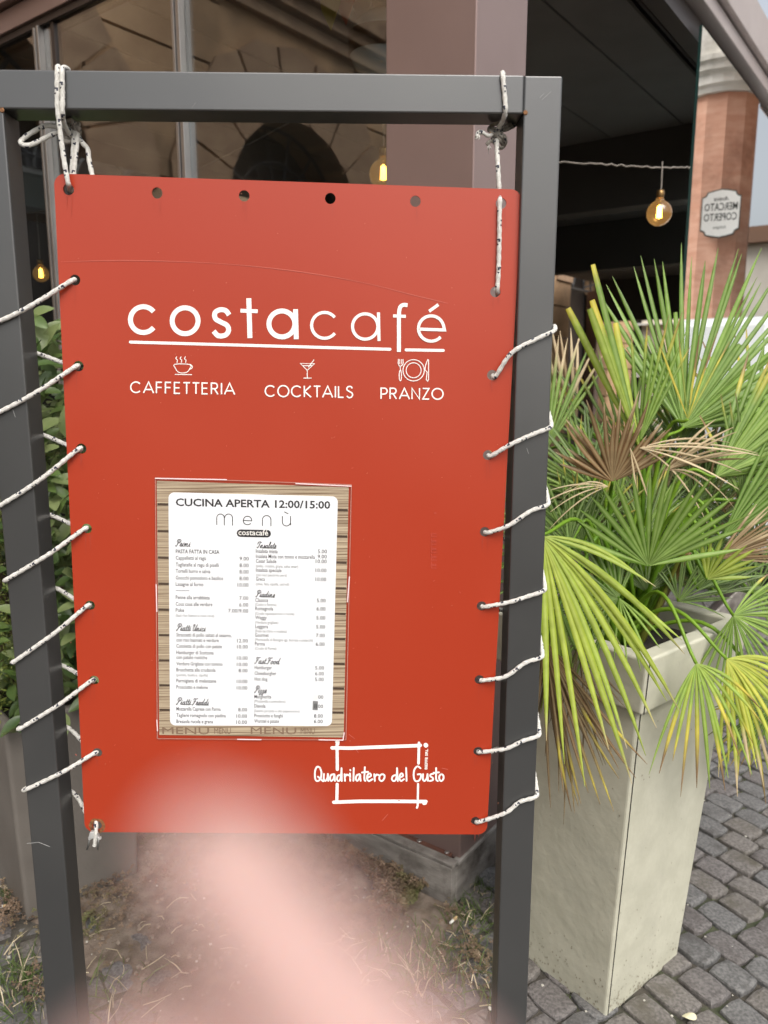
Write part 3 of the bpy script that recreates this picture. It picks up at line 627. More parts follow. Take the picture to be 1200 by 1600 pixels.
for st, w_ in (([(364, 84), (500, 86), (700, 78), (985, 68), (1000, 66)], 25), ([(408, 42), (400, 60), (402, 240)], 22), ([(401, 346), (398, 468)], 22), ([(990, 48), (987, 195)], 19), ([(984, 344), (981, 500), (976, 515)], 15), ([(376, 477), (560, 470), (800, 470), (1040, 472)], 25), ([(1025, 486), (1038, 484)], 20), ([(398, 42), (405, 56)], 24)): ribbon(mb, st, w_, T8)
ribbon(mb, [(1039, 64), (1041, 67)], 32, T8); mb.build('emblem_frame', M_white, sgn)
mb = MB(); p0 = T8(1050, 240, .0006); put_text(mb, 'BIEFFE SRL', p0, -ev, -eu, width=(T8(1050, 92, 0) - p0).length, size=.0062, offset=.03); tag(mb.build('lettering', M_white, sgn), kind='stuff')
# scuffs and faint print ghosts on the lacquer
M_scuff = mat('lacquer_scuff', (.5, .1, .065), .5)
mb = MB()
def T1(x, y, d): u, v = UV(x, y); return PP(u, v, d)
ribbon(mb, sp2([(95, 409), (200, 407), (330, 411), (450, 422), (560, 440), (650, 462), (700, 474)]), 1.3, T1, caps=False, wf=lambda t: .35 + .5 * abs(math.sin(t * 9)))
for (a, b) in (((597, 1282), (606, 1272)), ((545, 1147), (554, 1154)), ((690, 1200), (700, 1202)), ((553, 1166), (560, 1176)), ((118, 1178), (120, 1180))): ribbon(mb, [a, b], 1.0, T1, caps=False)
for k in range(34): x, y = rnd.uniform(150, 740), rnd.uniform(660, 1290); ribbon(mb, [(x, y), (x + rnd.uniform(-2, 3), y + rnd.uniform(-2, 2))], .9, T1)
tag(mb.build('scuff_marks', M_scuff, sgn), kind='stuff')
mb = MB()
for k in range(90): x, y = rnd.uniform(110, 780), rnd.uniform(300, 1290); ribbon(mb, [(x, y), (x + rnd.uniform(-1, 1), y + rnd.uniform(-.5, 1.5))], rnd.uniform(.4, .8), T1)
tag(mb.build('dust_specks', mat('dust', (.55, .2, .13), .9), sgn), kind='stuff')
mb = MB()
for h in holesT + holesR + holesL:
    for q in range(2): x = h[0] + rnd.uniform(-6, 6); ribbon(mb, [(x, h[1] + 9), (x + rnd.uniform(-1, 1), h[1] + rnd.uniform(18, 48))], rnd.uniform(.8, 2), T1, caps=False, wf=lambda t: 1 - .8 * t)
tag(mb.build('rain_streaks', mat('rain_streak', (.33, .04, .018), .55), sgn), kind='stuff')
mb = MB()
for k in range(9):
    y = 834 + 6.2 * k; x = 678
    ribbon(mb, [(x - 4, y), (x - 4, y + 4.3), (x + 4, y + 4.3)] if k % 2 else [(x + 4, y), (x - 4, y), (x - 4, y + 4), (x + 4, y + 4)], 1.1, T1, caps=False)
tag(mb.build('faded_print', mat('faded_print', (.42, .052, .028), .5), sgn), kind='stuff')

# ================================================================== MENU SHEET in a clear sleeve
mnu = empty('menu_sheet', PP(*UV(245, 750)), 'laminated white menu with wood-print border taped to the red sign', 'menu')
c4 = [UV(245, 751), (UV(545, 761)), UV(537, 1152), UV(249, 1148)]
def T(u, v, d): return PP(u, v, d)
def quadsheet(name, cs, d0, d1, m, parent=mnu, rad=0):
    mb = MB(); k = len(cs)
    mb.add([T(*c, d0) for c in cs] + [T(*c, d1) for c in cs], [tuple(range(k)), tuple(range(2 * k - 1, k - 1, -1))] + [(i, k + i, k + (i + 1) % k, (i + 1) % k) for i in range(k)]); return mb.build(name, m, parent)
def rounded(cs, r, n=6):
    out = []
    for i in range(4):
        p, a, b = V(cs[i]), V(cs[i - 1]), V(cs[(i + 1) % 4]); da = (a - p).normalized() * r; db = (b - p).normalized() * r; c = p + da + db
        for k in range(n + 1): t = R(90 * k / n); q = c - db * math.cos(t) - da * math.sin(t); out.append((q.x, q.y))
    return out
mw = bpy.data.materials.new('wood_print'); mw.use_nodes = True; N = mw.node_tree.nodes; L = mw.node_tree.links; b_ = N['Principled BSDF']; b_.inputs['Roughness'].default_value = .5
geo = N.new('ShaderNodeNewGeometry'); mp = N.new('ShaderNodeMapping'); mp.vector_type = 'POINT'; mp.inputs['Scale'].default_value = (6, 6, 420); L.new(geo.outputs['Position'], mp.inputs[0])
nz = N.new('ShaderNodeTexNoise'); nz.inputs['Scale'].default_value = 1; nz.inputs['Detail'].default_value = 5; L.new(mp.outputs[0], nz.inputs[0])
cr = N.new('ShaderNodeValToRGB'); cr.color_ramp.elements[0].position = .36; cr.color_ramp.elements[0].color = (.19, .125, .075, 1); cr.color_ramp.elements[1].position = .6; cr.color_ramp.elements[1].color = (.52, .42, .29, 1); L.new(nz.outputs[0], cr.inputs[0]); L.new(cr.outputs[0], b_.inputs['Base Color'])
quadsheet('border_sheet', c4, .0005, .0008, mw)
mb = MB()
for k in range(9):      # dark joints of the printed boards
    t = (k + .82) / 9.9
    l0 = V(c4[0]).lerp(V(c4[3]), t); r0 = V(c4[1]).lerp(V(c4[2]), t)
    for (a, b) in ((.003, .07), (.93, .997)):
        p, q = l0.lerp(r0, a), l0.lerp(r0, b); mb.add([T(p.x, p.y, .00095), T(q.x, q.y, .00095), T(q.x, q.y + .0038, .00095), T(p.x, p.y + .0038, .00095)], [(0, 3, 2, 1)])
tag(mb.build('printed_joints', mat('joint_print', (.06, .035, .02), .6), mnu), kind='stuff')
card = [UV(263.5, 769), UV(528, 775.5), UV(518.5, 1134), UV(266, 1133)]
quadsheet('white_card', rounded(card, .009), .0009, .0012, mat('menu_paper', (.84, .85, .87), .45))
M_ink = mat('menu_ink', (.018, .016, .018), .6); M_ink2 = mat('menu_ink_grey', (.1, .1, .1), .6)
mu = (V(card[1]) - V(card[0]) + V(card[2]) - V(card[3])).normalized(); MU = (eu * mu.x + ev * mu.y).normalized(); MV = en.cross(MU).normalized()
if MV.z < 0: MV = -MV
TD = .0014
def mt(mb, s, x, y, x2=None, h=None, align='L', **k):
    p = PP(*UV(x, y), TD); wd = (PP(*UV(x2, y)) - PP(*UV(x, y))).length if x2 else None
    put_text(mb, s, p, MU, MV, size=h, width=wd, align=align, **k)
mb = MB(); mt(mb, 'CUCINA APERTA 12:00/15:00', 275, 790, 516, .0165, offset=.022); mb.build('heading', M_ink, mnu)['kind'] = 'stuff'
mb = MB()      # menù in thin rounded strokes
def T5(x, y, d): return PP(*UV(240 + x / 3.75, 740 + y / 3.75), TD - .0003 + d * .3)
for st in ([(371, 298), (371, 255)] + arc(393, 258, 22, 180, 360, 12) + [(415, 300)], [(415, 262)] + arc(440, 259, 23, 180, 360, 12) + [(463, 302)],
           [(527, 274), (575, 276)] + arc(551, 274, 25, 0, -315, 18)[1:], [(638, 304), (638, 268)] + arc(663, 270, 25, 180, 360, 12) + [(688, 306)], [(755, 250), (755, 282)] + arc(779, 282, 24, 180, 0, 12) + [(803, 250)], [(803, 300), (803, 250)], [(768, 224), (788, 234)]):
    ribbon(mb, st, 5.2, T5)
mb.build('title', M_ink, mnu)['kind'] = 'stuff'
mb = MB(); cx_, cy_ = 588, 349
mb.add([T5(x, y, .0012) for x, y in [(cx_ + 78 + 22 * math.cos(R(a)), cy_ + 2 + 22 * math.sin(R(a))) for a in range(-90, 91, 15)] + [(cx_ - 78 + 22 * math.cos(R(a)), cy_ - 1 + 22 * math.sin(R(a))) for a in range(90, 271, 15)]], [tuple(range(26))]); mb.build('logo_pill', M_ink, mnu)
mb = MB(); p = PP(*UV(240 + 498 / 3.75, 740 + 358 / 3.75), .0020); put_text(mb, 'costacafé', p, MU, MV, size=.0125, width=.046, offset=.012); mb.build('pill_lettering', M_white, mnu)['kind'] = 'stuff'
mb = MB(); mb2 = MB()
sz = .0086
left = [('PASTA FATTA IN CASA', 275, 864, 343, ''), ('Cappelletti al ragù', 275, 874, 322, '9.00'), ('Tagliatelle al ragu di piselli', 275, 884.5, 342, '8.00'), ('Tortelli burro e salvia', 275, 894.5, 329, '8.00'), ('Gnocchi pomodoro e basilico', 275, 905, 349, '8.00'), ('Lasagne al forno', 275, 915, 318, '10.00'),
        ('Penne alla arrabbiata', 275, 935.5, 328, '7.00'), ('Cous cous alle verdure', 275, 946, 332, '6.00'), ('Poke', 275, 955.5, 288, '7.00/9.00'), ('(basi riso bianco o cous cous)', 275, 963, 335, ''),
        ('Straccetti di pollo saltati al sesamo,', 276, 994, 362, ''), ('con riso basmati e verdure', 276, 1002, 342, '12.00'), ('Cotoletta di pollo con patate', 276, 1011.5, 347, '10.00'), ('Hamburger di Scottona', 276, 1021.5, 334, ''), ('con patate rustiche', 276, 1029, 324, '10.00'),
        ('Verdure Grigliate con tomino', 276, 1039, 348, '10.00'), ('Bruschetta alla crudaiola', 276, 1048.5, 337, '8.00'), ('(pomini, basilico, cipolla)', 276, 1056, 325, ''), ('Parmigiana di melanzane', 276, 1065.5, 338, '10.00'), ('Prosciutto e melone', 276, 1075.5, 325, '10.00'),
        ('Mozzarella Caprese con Parma', 276, 1109.5, 345, '8.00'), ('Tagliere romagnolo con piadina', 276, 1119.5, 353, '10.00'), ('Bresaola rucola e grana', 276, 1129, 333, '10.00')]
right = [('Insalata mista', 400, 863.5, 434, '5.00'), ('Insalata Mista con tonno e mozzarella', 400, 871.5, 492, '9.00'), ('Cesar Salade', 400, 879, 432, '10.00'), ('(pollo, crostini, grana, salsa cesar)', 400, 886, 466, ''), ('Insalata speciale', 400, 893, 440, '10.00'), ('(con noci pecorino pera)', 400, 900, 448, ''), ('Greca', 400, 907, 414, '10.00'), ('(olive, feta, cipolla, cetrioli)', 400, 914, 452, ''),
         ('Classica', 399, 940, 419, '5.00'), ('(Cotto e fontina)', 399, 946, 432, ''), ('Romagnola', 399, 953, 427, '6.00'), ('(Crudo squacquerone e rucola)', 399, 960, 460, ''), ('Waggy', 399, 967, 417, '5.00'), ('(Verdure grigliate)', 399, 974, 435, ''), ('Leggera', 399, 981, 419, '5.00'), ('(Fesa tacchino e insalata)', 399, 987.5, 448, ''), ('Gourmet', 398.5, 994.5, 420, '7.00'), ('(Mortadella di Bologna igp, burrata e pistacchi)', 398.5, 1001, 489, ''), ('Parma', 398.5, 1008, 414, '6.00'), ('(Crudo di Parma)', 398.5, 1014.5, 432, ''),
         ('Hamburger', 398, 1045, 425, '5.00'), ('Cheesburgher', 398, 1054, 432, '6.00'), ('Hot dog', 398, 1063, 418, '5.00'), ('Margherita', 397.5, 1090.5, 424, '5.00'), ('(Mozzarella e pomodoro)', 397.5, 1097, 446, ''), ('Diavola', 397.5, 1105, 415, '6.00'), ('(Salame piccante e olio peperoncino)', 397.5, 1112, 468, ''), ('Prosciutto e funghi', 397.5, 1120, 442, '8.00'), ('Wurstel e patate', 397.5, 1128.5, 436, '6.00')]
for i, (s, x, y, x2, pr) in enumerate(left + right):
    small = s.startswith('('); mt(mb2 if small else mb, s, x, y, x2, .0066 if small else sz, offset=.015 if s.isupper() else (.008 if not small else 0))
    if pr:
        L_ = i < len(left); xr = (389 - (y - 870) * .011) if L_ else (511 - (y - 860) * .025); mt(mb, pr, xr, y + (1.5 if L_ else .8), None, sz, 'R', offset=.006)
ribbon(mb, [(275, 922.5), (296, 922.7)], .8, lambda x, y, d: PP(*UV(x, y), TD), caps=False)
mb.build('dish_names', M_ink, mnu)['kind'] = 'stuff'; mb2.build('dish_notes', M_ink2, mnu)['kind'] = 'stuff'
# script headings: pen strokes, x-height 1
SC = {'i': (.5, [[(0, .8), (.22, .05), (.2, .8), (.45, .85)], [(.27, -.4), (.29, -.36)]]), 'n': (.95, [[(0, .8), (.2, .05), (.18, .95)], [(.18, .5), (.45, .05), (.55, .2), (.52, .8), (.72, .95), (.9, .75)]]),
      'm': (1.3, [[(.05, .2), (.15, .05), (.15, .95)], [(.15, .5), (.4, .05), (.5, .2), (.48, .9)], [(.5, .5), (.75, .05), (.87, .2), (.85, .8), (1.02, .95), (1.25, .75)]]), 'r': (.6, [[(0, .8), (.2, 0), (.3, .15), (.42, .12), (.32, .7), (.4, .95), (.6, .75)]]),
      'a': (.85, [[(.55, .1), (.3, .05), (.1, .4), (.12, .85), (.35, .9), (.55, .5), (.6, .05), (.55, .8), (.7, .95), (.85, .8)]]), 't': (.5, [[(.28, -.8), (.18, .4), (.2, .85), (.35, .95), (.5, .8)], [(0, -.15), (.5, -.2)]]),
      's': (.6, [[(0, .9), (.25, .35), (.3, 0), (.48, .6), (.35, .95), (.1, .9)]]), 'l': (.5, [[(0, .8), (.35, -.4), (.35, -1), (.2, -.9), (.15, .5), (.25, .95), (.48, .8)]]), 'e': (.65, [[(0, .75), (.35, .5), (.42, .12), (.25, .02), (.1, .4), (.2, .9), (.4, .95), (.62, .75)]]),
      'd': (.9, [[(.5, .1), (.28, .05), (.08, .45), (.15, .9), (.35, .85), (.55, .4), (.72, -1)], [(.62, -.2), (.55, .75), (.7, .95), (.9, .8)]]), 'o': (.75, [[(.35, .05), (.1, .35), (.15, .85), (.4, .92), (.58, .5), (.4, .08), (.5, .2), (.75, .25)]]),
      'c': (.65, [[(.48, .15), (.3, .03), (.1, .4), (.2, .9), (.4, .95), (.62, .75)]]), 'z': (.7, [[(.05, .15), (.3, .05), (.4, .3), (.2, .6), (.42, .9), (.25, 1.6), (.05, 1.5), (.3, 1.1), (.68, .75)]]), ' ': (.35, []),
      'P': (1.0, [[(.45, -.9), (.25, .4), (.1, .95), (-.15, .7)], [(0, -.3), (.05, -1), (.6, -1.15), (.95, -.8), (.7, -.2), (.35, -.1)]]), 'U': (1.1, [[(-.1, -.6), (.15, -1.05), (.35, -.8), (.15, .2), (.3, .9), (.65, .7), (.85, -.2), (1, -1)], [(.88, -.2), (.85, .8), (1.1, .8)]]),
      'F': (.95, [[(.5, -.9), (.35, .3), (.15, .95), (-.1, .75)], [(0, -.6), (.2, -1.05), (.6, -.9), (1.05, -1.05)], [(.2, -.1), (.75, -.2)]]), 'I': (1.0, [[(.65, -1), (.55, .2), (.35, .95), (0, .6)], [(0, -.2), (.1, -.9), (.65, -1), (1, -.75)]])}
def script(s, x0, y0, x1, h):
    tot = sum(SC[c][0] for c in s); k = (x1 - x0 - .35 * h) / tot; x = 0; mb = MB()
    for c in s:
        for st in SC[c][1]:
            st = sp2(st, 4) if len(st) > 2 else st; pt = [(x0 + (x + p[0]) * k + (1 - p[1]) * h * .32, y0 + (p[1] - 1) * h + (x * k) * .028) for p in st]
            ribbon(mb, pt, 1.15, lambda a, b, d: PP(*UV(a, b), TD - .0002 + d * .4), wf=lambda t: .75 + .45 * abs(math.sin(t * 6)))
        x += SC[c][0]
    mb.build('script_heading', M_ink, mnu)['kind'] = 'stuff'
script('Primi', 275, 853.5, 299, 5); script('Piatti Unici', 276, 985, 323, 5); script('Piatti Freddi', 276, 1100.5, 328, 5); script('Insalate', 401, 856, 433, 4.8); script('Piadine', 400, 932.5, 431, 4.8); script('Fast Food', 398, 1036.5, 438, 4.8); script('Pizze', 398, 1082, 418, 5)
# printed word band on the border foot and price stickers
mb = MB()
for (s, x, x2) in (('MENU', 254, 327), ('MENU', 392, 463)): mt(mb, s, x, 1146, x2, .017)
for (s, x, x2) in (('MENU', 335, 361), ('MINU', 470, 492)): mt(mb, s, x, 1146, x2, .015)
mb.build('border_print', mat('border_ink', (.22, .14, .09), .6), mnu)['kind'] = 'stuff'
quadsheet('price_sticker', [UV(489, 1094.5), UV(497, 1095), UV(496.5, 1109), UV(488.5, 1108.5)], .0015, .0018, mat('sticker_grey', (.22, .22, .22), .5))
mb = MB(); put_text(mb, '8', PP(*UV(490.7, 1106), .0020), MU, MV, size=.0115); mb.build('sticker_digit', M_ink, mnu)
quadsheet('price_sticker', [UV(489, 1084), UV(498, 1085), UV(496, 1093), UV(489, 1092)], .0015, .0018, mat('sticker_white', (.8, .8, .8), .5))
# clear sleeve with bright folded edges
slv = [UV(243.5, 746), UV(549, 757), UV(540.5, 1155), UV(246.5, 1153)]
M_slv = glass_mat('clear_sleeve', (.97, .97, .97), .9, 1.4, .12); M_tape = mat('sleeve_edge', (.7, .45, .43), .25)
mb = MB(); mb.add([T(*c, .0027) for c in slv], [(3, 2, 1, 0)]); mb.build('clear_sleeve', M_slv, mnu)
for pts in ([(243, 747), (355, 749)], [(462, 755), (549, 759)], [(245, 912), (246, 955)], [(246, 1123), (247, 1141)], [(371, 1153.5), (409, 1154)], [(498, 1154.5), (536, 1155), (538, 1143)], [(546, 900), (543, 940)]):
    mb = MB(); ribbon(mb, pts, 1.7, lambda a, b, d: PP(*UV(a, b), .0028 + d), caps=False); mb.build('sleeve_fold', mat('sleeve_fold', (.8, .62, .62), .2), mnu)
mb = MB(); c = slv
for i in range(4):
    a, b = V(c[i]), V(c[(i + 1) % 4]); ribbon(mb, [tuple(a), tuple(b)], .0013, lambda x, y, d: PP(x, y, .0024 + d * .3), caps=False)
mb.build('sleeve_rim', mat('sleeve_rim', (.42, .2, .16), .2), mnu)

# ================================================================== ROPES
M_rp = mat('rope_white', (.7, .68, .62), .85, (.8, .78, .73), 300, bump=1, bscale=900); M_fl = mat('rope_fleck', (.03, .032, .05), .9); M_rp2 = mat('rope_soiled', (.3, .27, .23), .9, (.5, .46, .4), 200, bump=1, bscale=900)
def rope(mb, pts, r=.0035, sm=5, soiled=False, ph=0):
    P = resample(spline(pts, sm), .0022)
    pk = (lambda i, k: 1 if ((i + ph) % 6 < 1 + (k % 2) and (k + (i + ph) // 6 * 3) % 8 in (0, 1)) or ((i + ph + 3) % 6 < 1 and (k + (i + ph + 3) // 6 * 3 + 4) % 8 == 0) else 0)
    tube(mb, P, r, 8, pick=pk, rf=lambda t: 1 + .08 * math.sin(t * len(P) * 1.05))
RM = [M_rp, M_fl]; RS = [M_rp2, M_fl]
# left lacing
mb = MB(); th = .0042
ends = [(-22, 512), (-14, 650), (0, 790), (8, 905), (20, 1033), (30, 1137), (40, 1232)]
back = [(58, 553), (68, 681), (79, 806), (88, 921), (97, 1042), (106, 1139), (114, 1241)]
pts = []
for i, h in enumerate(holesL):
    hp = FPx(h[0] - 6, h[1], PD); e = ends[i]; mid = lambda t: (h[0] + (e[0] - h[0]) * t, h[1] + (e[1] - h[1]) * t)
    kx = (118 - h[0]) * 0 + .32
    pts += [FPx(h[0] - 2, h[1] + 2, PD + .006), FPx(h[0] - 5, h[1] + 1, PD - .0035)]
    a = mid(.42); pts += [FPx(a[0], a[1] + 3, -th)]
    a = mid(.72); pts += [FPx(a[0], a[1] + 3, -th)]
    zc = FPx(*e).z
    L0 = FP + ex * (LO - .0032); pts += [L0 + ex * .004 + en * th + Z * zc, L0 + Z * (zc - .004) - en * .008, L0 + Z * (zc - .022) - en * .045]
    bk = FPx(*back[i], .052); zb = bk.z; pts += [FP + ex * (LO + .004) + Z * (zb + .016) - en * (.052 + th), FP + ex * LI + Z * zb - en * (.052 + th)]
    nh = holesL[i + 1] if i < 6 else hBL
    pts += [FPx(nh[0] - 8, nh[1] + 1, PD + .012)]
rope(mb, pts, sm=6); lacL = tag(mb.build('lacing_rope', RM, smooth=True), 'white flecked rope wound round the left frame post through the sign holes', 'rope', 'ropes holding the sign')
# right lacing
mb = MB()
ends = [(864, 518), (856, 668), (850, 789), (846, 922), (842, 1026), (838, 1148), (834, 1243)]
mids = [(800, 551), (797, 695), (795, 821), (795, 941), (790, 1057), (790, 1170), (790, 1270)]
pts = [FPx(775, 452, PD - .002), FPx(777, 458, PD + .008), FPx(790, 500, .03), FP + ex * RI + Z * FPx(800, 520).z - en * (.052 + th), FP + ex * RO + Z * FPx(866, 500).z - en * (.052 + th), FP + ex * (RO + .0034) + Z * FPx(866, 512).z - en * .03]
for i, h in enumerate(holesR[1:]):
    e = ends[i]; zc = FPx(*e).z
    R0 = FP + ex * (RO + .0034)
    pts += [R0 + Z * (zc + .008) - en * .006, R0 - ex * .004 + Z * zc + en * th, FPx(e[0] - 22, e[1] + 10, -th), FPx(*mids[i], -th), FPx(h[0] + 6, h[1] + 1, PD - .0035), FPx(h[0] + 1, h[1] + 1, PD + .005)]
    if i < 6:
        ne = holesR[i + 2]; zn = FPx(*ends[i + 1]).z
        pts += [FPx(h[0] + 12, h[1] + 8, PD + .02), FP + ex * (RI + .002) + Z * (FPx(*h).z - .025) - en * (.052 + th), FP + ex * (RO - .003) + Z * (zn + .035) - en * (.052 + th), R0 + Z * (zn + .03) - en * .04]
rope(mb, pts, sm=6); tag(mb.build('lacing_rope', RM, smooth=True), 'white flecked rope wound round the right frame post through the sign holes', 'rope', 'ropes holding the sign')
# hanging ropes with knots, left
def barback(x, y, d=.057): return FPx(x, y, d)
hl = empty('hanging_rope', FPx(98, 105), 'doubled rope looped over the bar top left, ending in a grey knot and bow', 'rope', 'ropes holding the sign')
mb = MB()
rope(mb, [FPx(112, 216, .06), FPx(108, 120, .06), FPx(103, 107, .03), FPx(99, 106.5, .006), FPx(97, 112, -th), FPx(98, 150, -th), FPx(97.5, 176, -th), FPx(101, 196, .015), FPx(112, 214, .04)])
rope(mb, [FPx(100, 190, .06), FPx(92, 112, .06), FPx(91.5, 106, .03), FPx(90, 105.5, .005), FPx(89.5, 112, -th), FPx(89.5, 160, -th), FPx(91.5, 184, -.003), FPx(97, 230, .0), FPx(102, 262, -.0), FPx(106.5, 286, .0), FPx(108, 291, PD + .004), FPx(108, 297, PD + .012)], ph=3)
rope(mb, [FPx(117, 205, .04), FPx(114, 240, .03), FPx(112, 276, .024), FPx(112, 300, .02)]); rope(mb, [FPx(122, 192, .045), FPx(120, 225, .03), FPx(116, 262, .024), FPx(114, 300, .02)], ph=2)
rope(mb, [FPx(122, 214, .04), FPx(131, 226, .035), FPx(137, 233, .035), FPx(140, 255, .03), FPx(147, 285, .024)], ph=4)
mb.build('strand', RM, hl, smooth=True)
mb = MB()
rope(mb, [FPx(112, 205, .035), FPx(75, 196, .035), FPx(50, 207, .03), FPx(35, 218, .025), FPx(33, 225, .02), FPx(45, 227, .02), FPx(62, 220, .025), FPx(85, 209, .03), FPx(108, 205, .035)]); mb.build('bow_loop', RM, hl, smooth=True)
mb = MB()
for k in range(3):
    c = FPx(108 + 3 * k, 200 + 6 * k, .038); pts = [c + ex * (.011 * math.cos(t)) + Z * (.010 * math.sin(t + k)) + en * (.008 * math.sin(t * 2 + k)) for t in [2 * math.pi * j / 8 for j in range(9)]]; rope(mb, pts, ph=k)
mb.build('knot', RS, hl, smooth=True)
# hanging ropes, right
hr = empty('hanging_rope', FPx(786, 113), 'single rope looped over the bar top right with frayed knotted end', 'rope', 'ropes holding the sign')
mb = MB()
rope(mb, [FPx(790, 190, .06), FPx(787, 122, .06), FPx(785.5, 115, .03), FPx(785, 114.5, .005), FPx(785.5, 120, -th), FPx(788.5, 150, -th), FPx(789.5, 173, -th), FPx(786, 188, .01), FPx(776, 206, .035), FPx(776, 222, .03), FPx(778, 260, .016), FPx(780, 296, .013), FPx(781, 308, .012), FPx(781, 314, PD - .003), FPx(780.5, 330, PD - .0036), FPx(780, 380, PD - .0036), FPx(778.5, 430, PD - .0036), FPx(777, 452, PD - .002), FPx(777, 458, PD + .006)])
mb.build('strand', RM, hr, smooth=True)
mb = MB()
for k in range(4):
    c = FPx(774 + 2 * k, 203 + 6 * k, .036); pts = [c + ex * (.0095 * math.cos(t + k)) + Z * (.008 * math.sin(t)) + en * (.007 * math.sin(t * 2 + k)) for t in [2 * math.pi * j / 8 for j in range(9)]]; rope(mb, pts, r=.0027, ph=k)
rope(mb, [FPx(775, 205, .035), FPx(795, 195, .04), FPx(808, 188, .05), FPx(815, 180, .056)], r=.0027); rope(mb, [FPx(777, 207, .035), FPx(797, 200, .04), FPx(810, 192, .05)], r=.0027)
rope(mb, [FPx(772, 215, .036), FPx(764, 222, .03), FPx(760, 226, .03)], r=.0026)
mb.build('knot', RS, hr, smooth=True)
mb = MB(); rope(mb, [FPx(772, 208, .034), FPx(763, 212, .025), FPx(754, 207, .02), FPx(747, 207, .02), FPx(745, 214, .02)], r=.0029)
for k in range(14): p = FPx(747 + rnd.uniform(-3, 3), 210, .02); tube(mb, [p, p + V((rnd.uniform(-.006, .004), rnd.uniform(-.004, .004), -rnd.uniform(.002, .008)))], .0005, 4)
for k in range(8): p = FPx(763, 225, .03); tube(mb, [p, p + V((rnd.uniform(-.004, .004), rnd.uniform(-.003, .003), -rnd.uniform(.006, .014)))], .0005, 4)
mb.build('frayed_end', [mat('rope_fray', (.75, .73, .68), .9), M_fl], hr, smooth=True)
# wire clamp at the lower left hole
cl = empty('rope_clamp', PP(*UV(148, 1295)), 'zinc wire-rope clamp gripping the rope end at the rusty lower left hole', 'clamp')
M_zn = mat('zinc', (.62, .62, .6), .38, (.75, .75, .73), 90, metal=.6)
K = lambda x, y, d: SP_(120 + x / 15, 1260 + y / 15, -d)
mb = MB()
prism(mb, [(-.0085, -.004), (-.0055, .0065), (0, .0085), (.0055, .0065), (.0085, -.004)], ex, Z, en, K(420, 640, .002), .008); mb.build('saddle', M_zn, cl, bevel=.0008)
for s in (-1, 1):
    mb = MB(); lathe(mb, K(420 + s * 110, 705, .006) - Z * .0045, [(.0034, 0), (.0034, .0035)], 6); mb.build('nut', M_zn, cl, bevel=.0003)
    mb = MB(); tube(mb, [K(420 + s * 100, 700, .006), K(415 + s * 125 - 45, 1010, .008)], .0016, 8); mb.build('bolt_leg', mat('bolt_steel', (.3, .3, .29), .4, metal=.9), cl, smooth=True)
mb = MB(); rope(mb, [K(450, 300, -.008), K(455, 420, .004), K(450, 560, .008), K(440, 720, .0075), K(430, 820, .006), K(415, 925, .005)], r=.0034); mb.build('rope_end', RM, cl, smooth=True)

# ================================================================== PLANTERS
def frust(name, c, s0, s1, z0, z1, rot, m, parent, bevel=.006, wall=None, s1b=None, tx=V((0, 0, 0)), segs=3, sq=1.0):
    c = V(c); u = V((math.cos(rot), math.sin(rot), 0)); v = V((-math.sin(rot), math.cos(rot), 0)); mb = MB(); vs = []
    cc = [(-1, -1), (1, -1), (1, 1), (-1, 1)]
    for (s_, z) in ((s0, z0), (s1, z1)): vs += [c + (tx if z == z1 else V((0, 0, 0))) + u * (a * s_ / 2) + v * (b * s_ / 2 * sq) + Z * z for a, b in cc]
    fs = [(3, 2, 1, 0)] + [(i, (i + 1) % 4, 4 + (i + 1) % 4, 4 + i) for i in range(4)]
    if wall:
        vs += [c + tx + u * (a * (s1 / 2 - wall)) + v * (b * (s1 / 2 * sq - wall)) + Z * z1 for a, b in cc]; vs += [c + tx + u * (a * (s1 / 2 - wall - .004)) + v * (b * (s1 / 2 * sq - wall - .004)) + Z * (z1 - .09) for a, b in cc]
        fs += [(4 + i, 4 + (i + 1) % 4, 8 + (i + 1) % 4, 8 + i) for i in range(4)] + [(8 + i, 8 + (i + 1) % 4, 12 + (i + 1) % 4, 12 + i) for i in range(4)] + [(12, 13, 14, 15)]
    else: fs += [(4, 5, 6, 7)]
    mb.add(vs, fs); return mb.build(name, m, parent, bevel=bevel, segs=segs)
M_pl = mat('stone_planter', (.44, .43, .34), .6, (.5, .488, .39), 14, bump=.5, bscale=45, col3=(.42, .41, .33), scale3=5, spec=.4)
M_soil = mat('potting_soil', (.01, .008, .006), 1, (.028, .02, .015), 80, bump=.8, bscale=200)
pB = G(946, 1586, .018); pB.z = 0; rot = math.atan2(math.cos(R(51)), math.sin(R(51))); PS0, PS1 = .312, .42
diag = V((math.cos(rot + R(45)), math.sin(rot + R(45)), 0)); pc0 = pB + diag * (PS0 / 2 * math.sqrt(2)); TOP = .925
lean = V((.024, .0, 0))
planter = empty('square_planter', pc0, 'tall tapered beige square planter holding the fan palm, right of the frame', 'planter')
frust('pot_body', pc0, PS0, PS1 * .9, .004, TOP - .125, rot, M_pl, planter, .007, tx=lean * .87)
frust('pot_rim', pc0 + lean * .87, PS1 * .985, PS1 * 1.025, TOP - .1255, TOP, rot, M_pl, planter, .006, wall=.042, tx=lean * .13)
def edge_line(p, q, r=.0011): mb = MB(); tube(mb, [p, q], r, 5); return mb.build('corner_joint', mat('joint_dark', (.03, .028, .022), .9), planter)
nb0 = pc0 - diag * (PS0 / math.sqrt(2)); nb1 = pc0 + lean * .87 - diag * (PS1 * .9 / math.sqrt(2)) + Z * (TOP - .127)
u_ = V((math.cos(rot), math.sin(rot), 0))
edge_line(nb0 + u_ * .009 - diag * 0 + Z * .01 + V((0, -.0015, 0)), nb1 + u_ * .009 + V((0, -.0015, 0)))
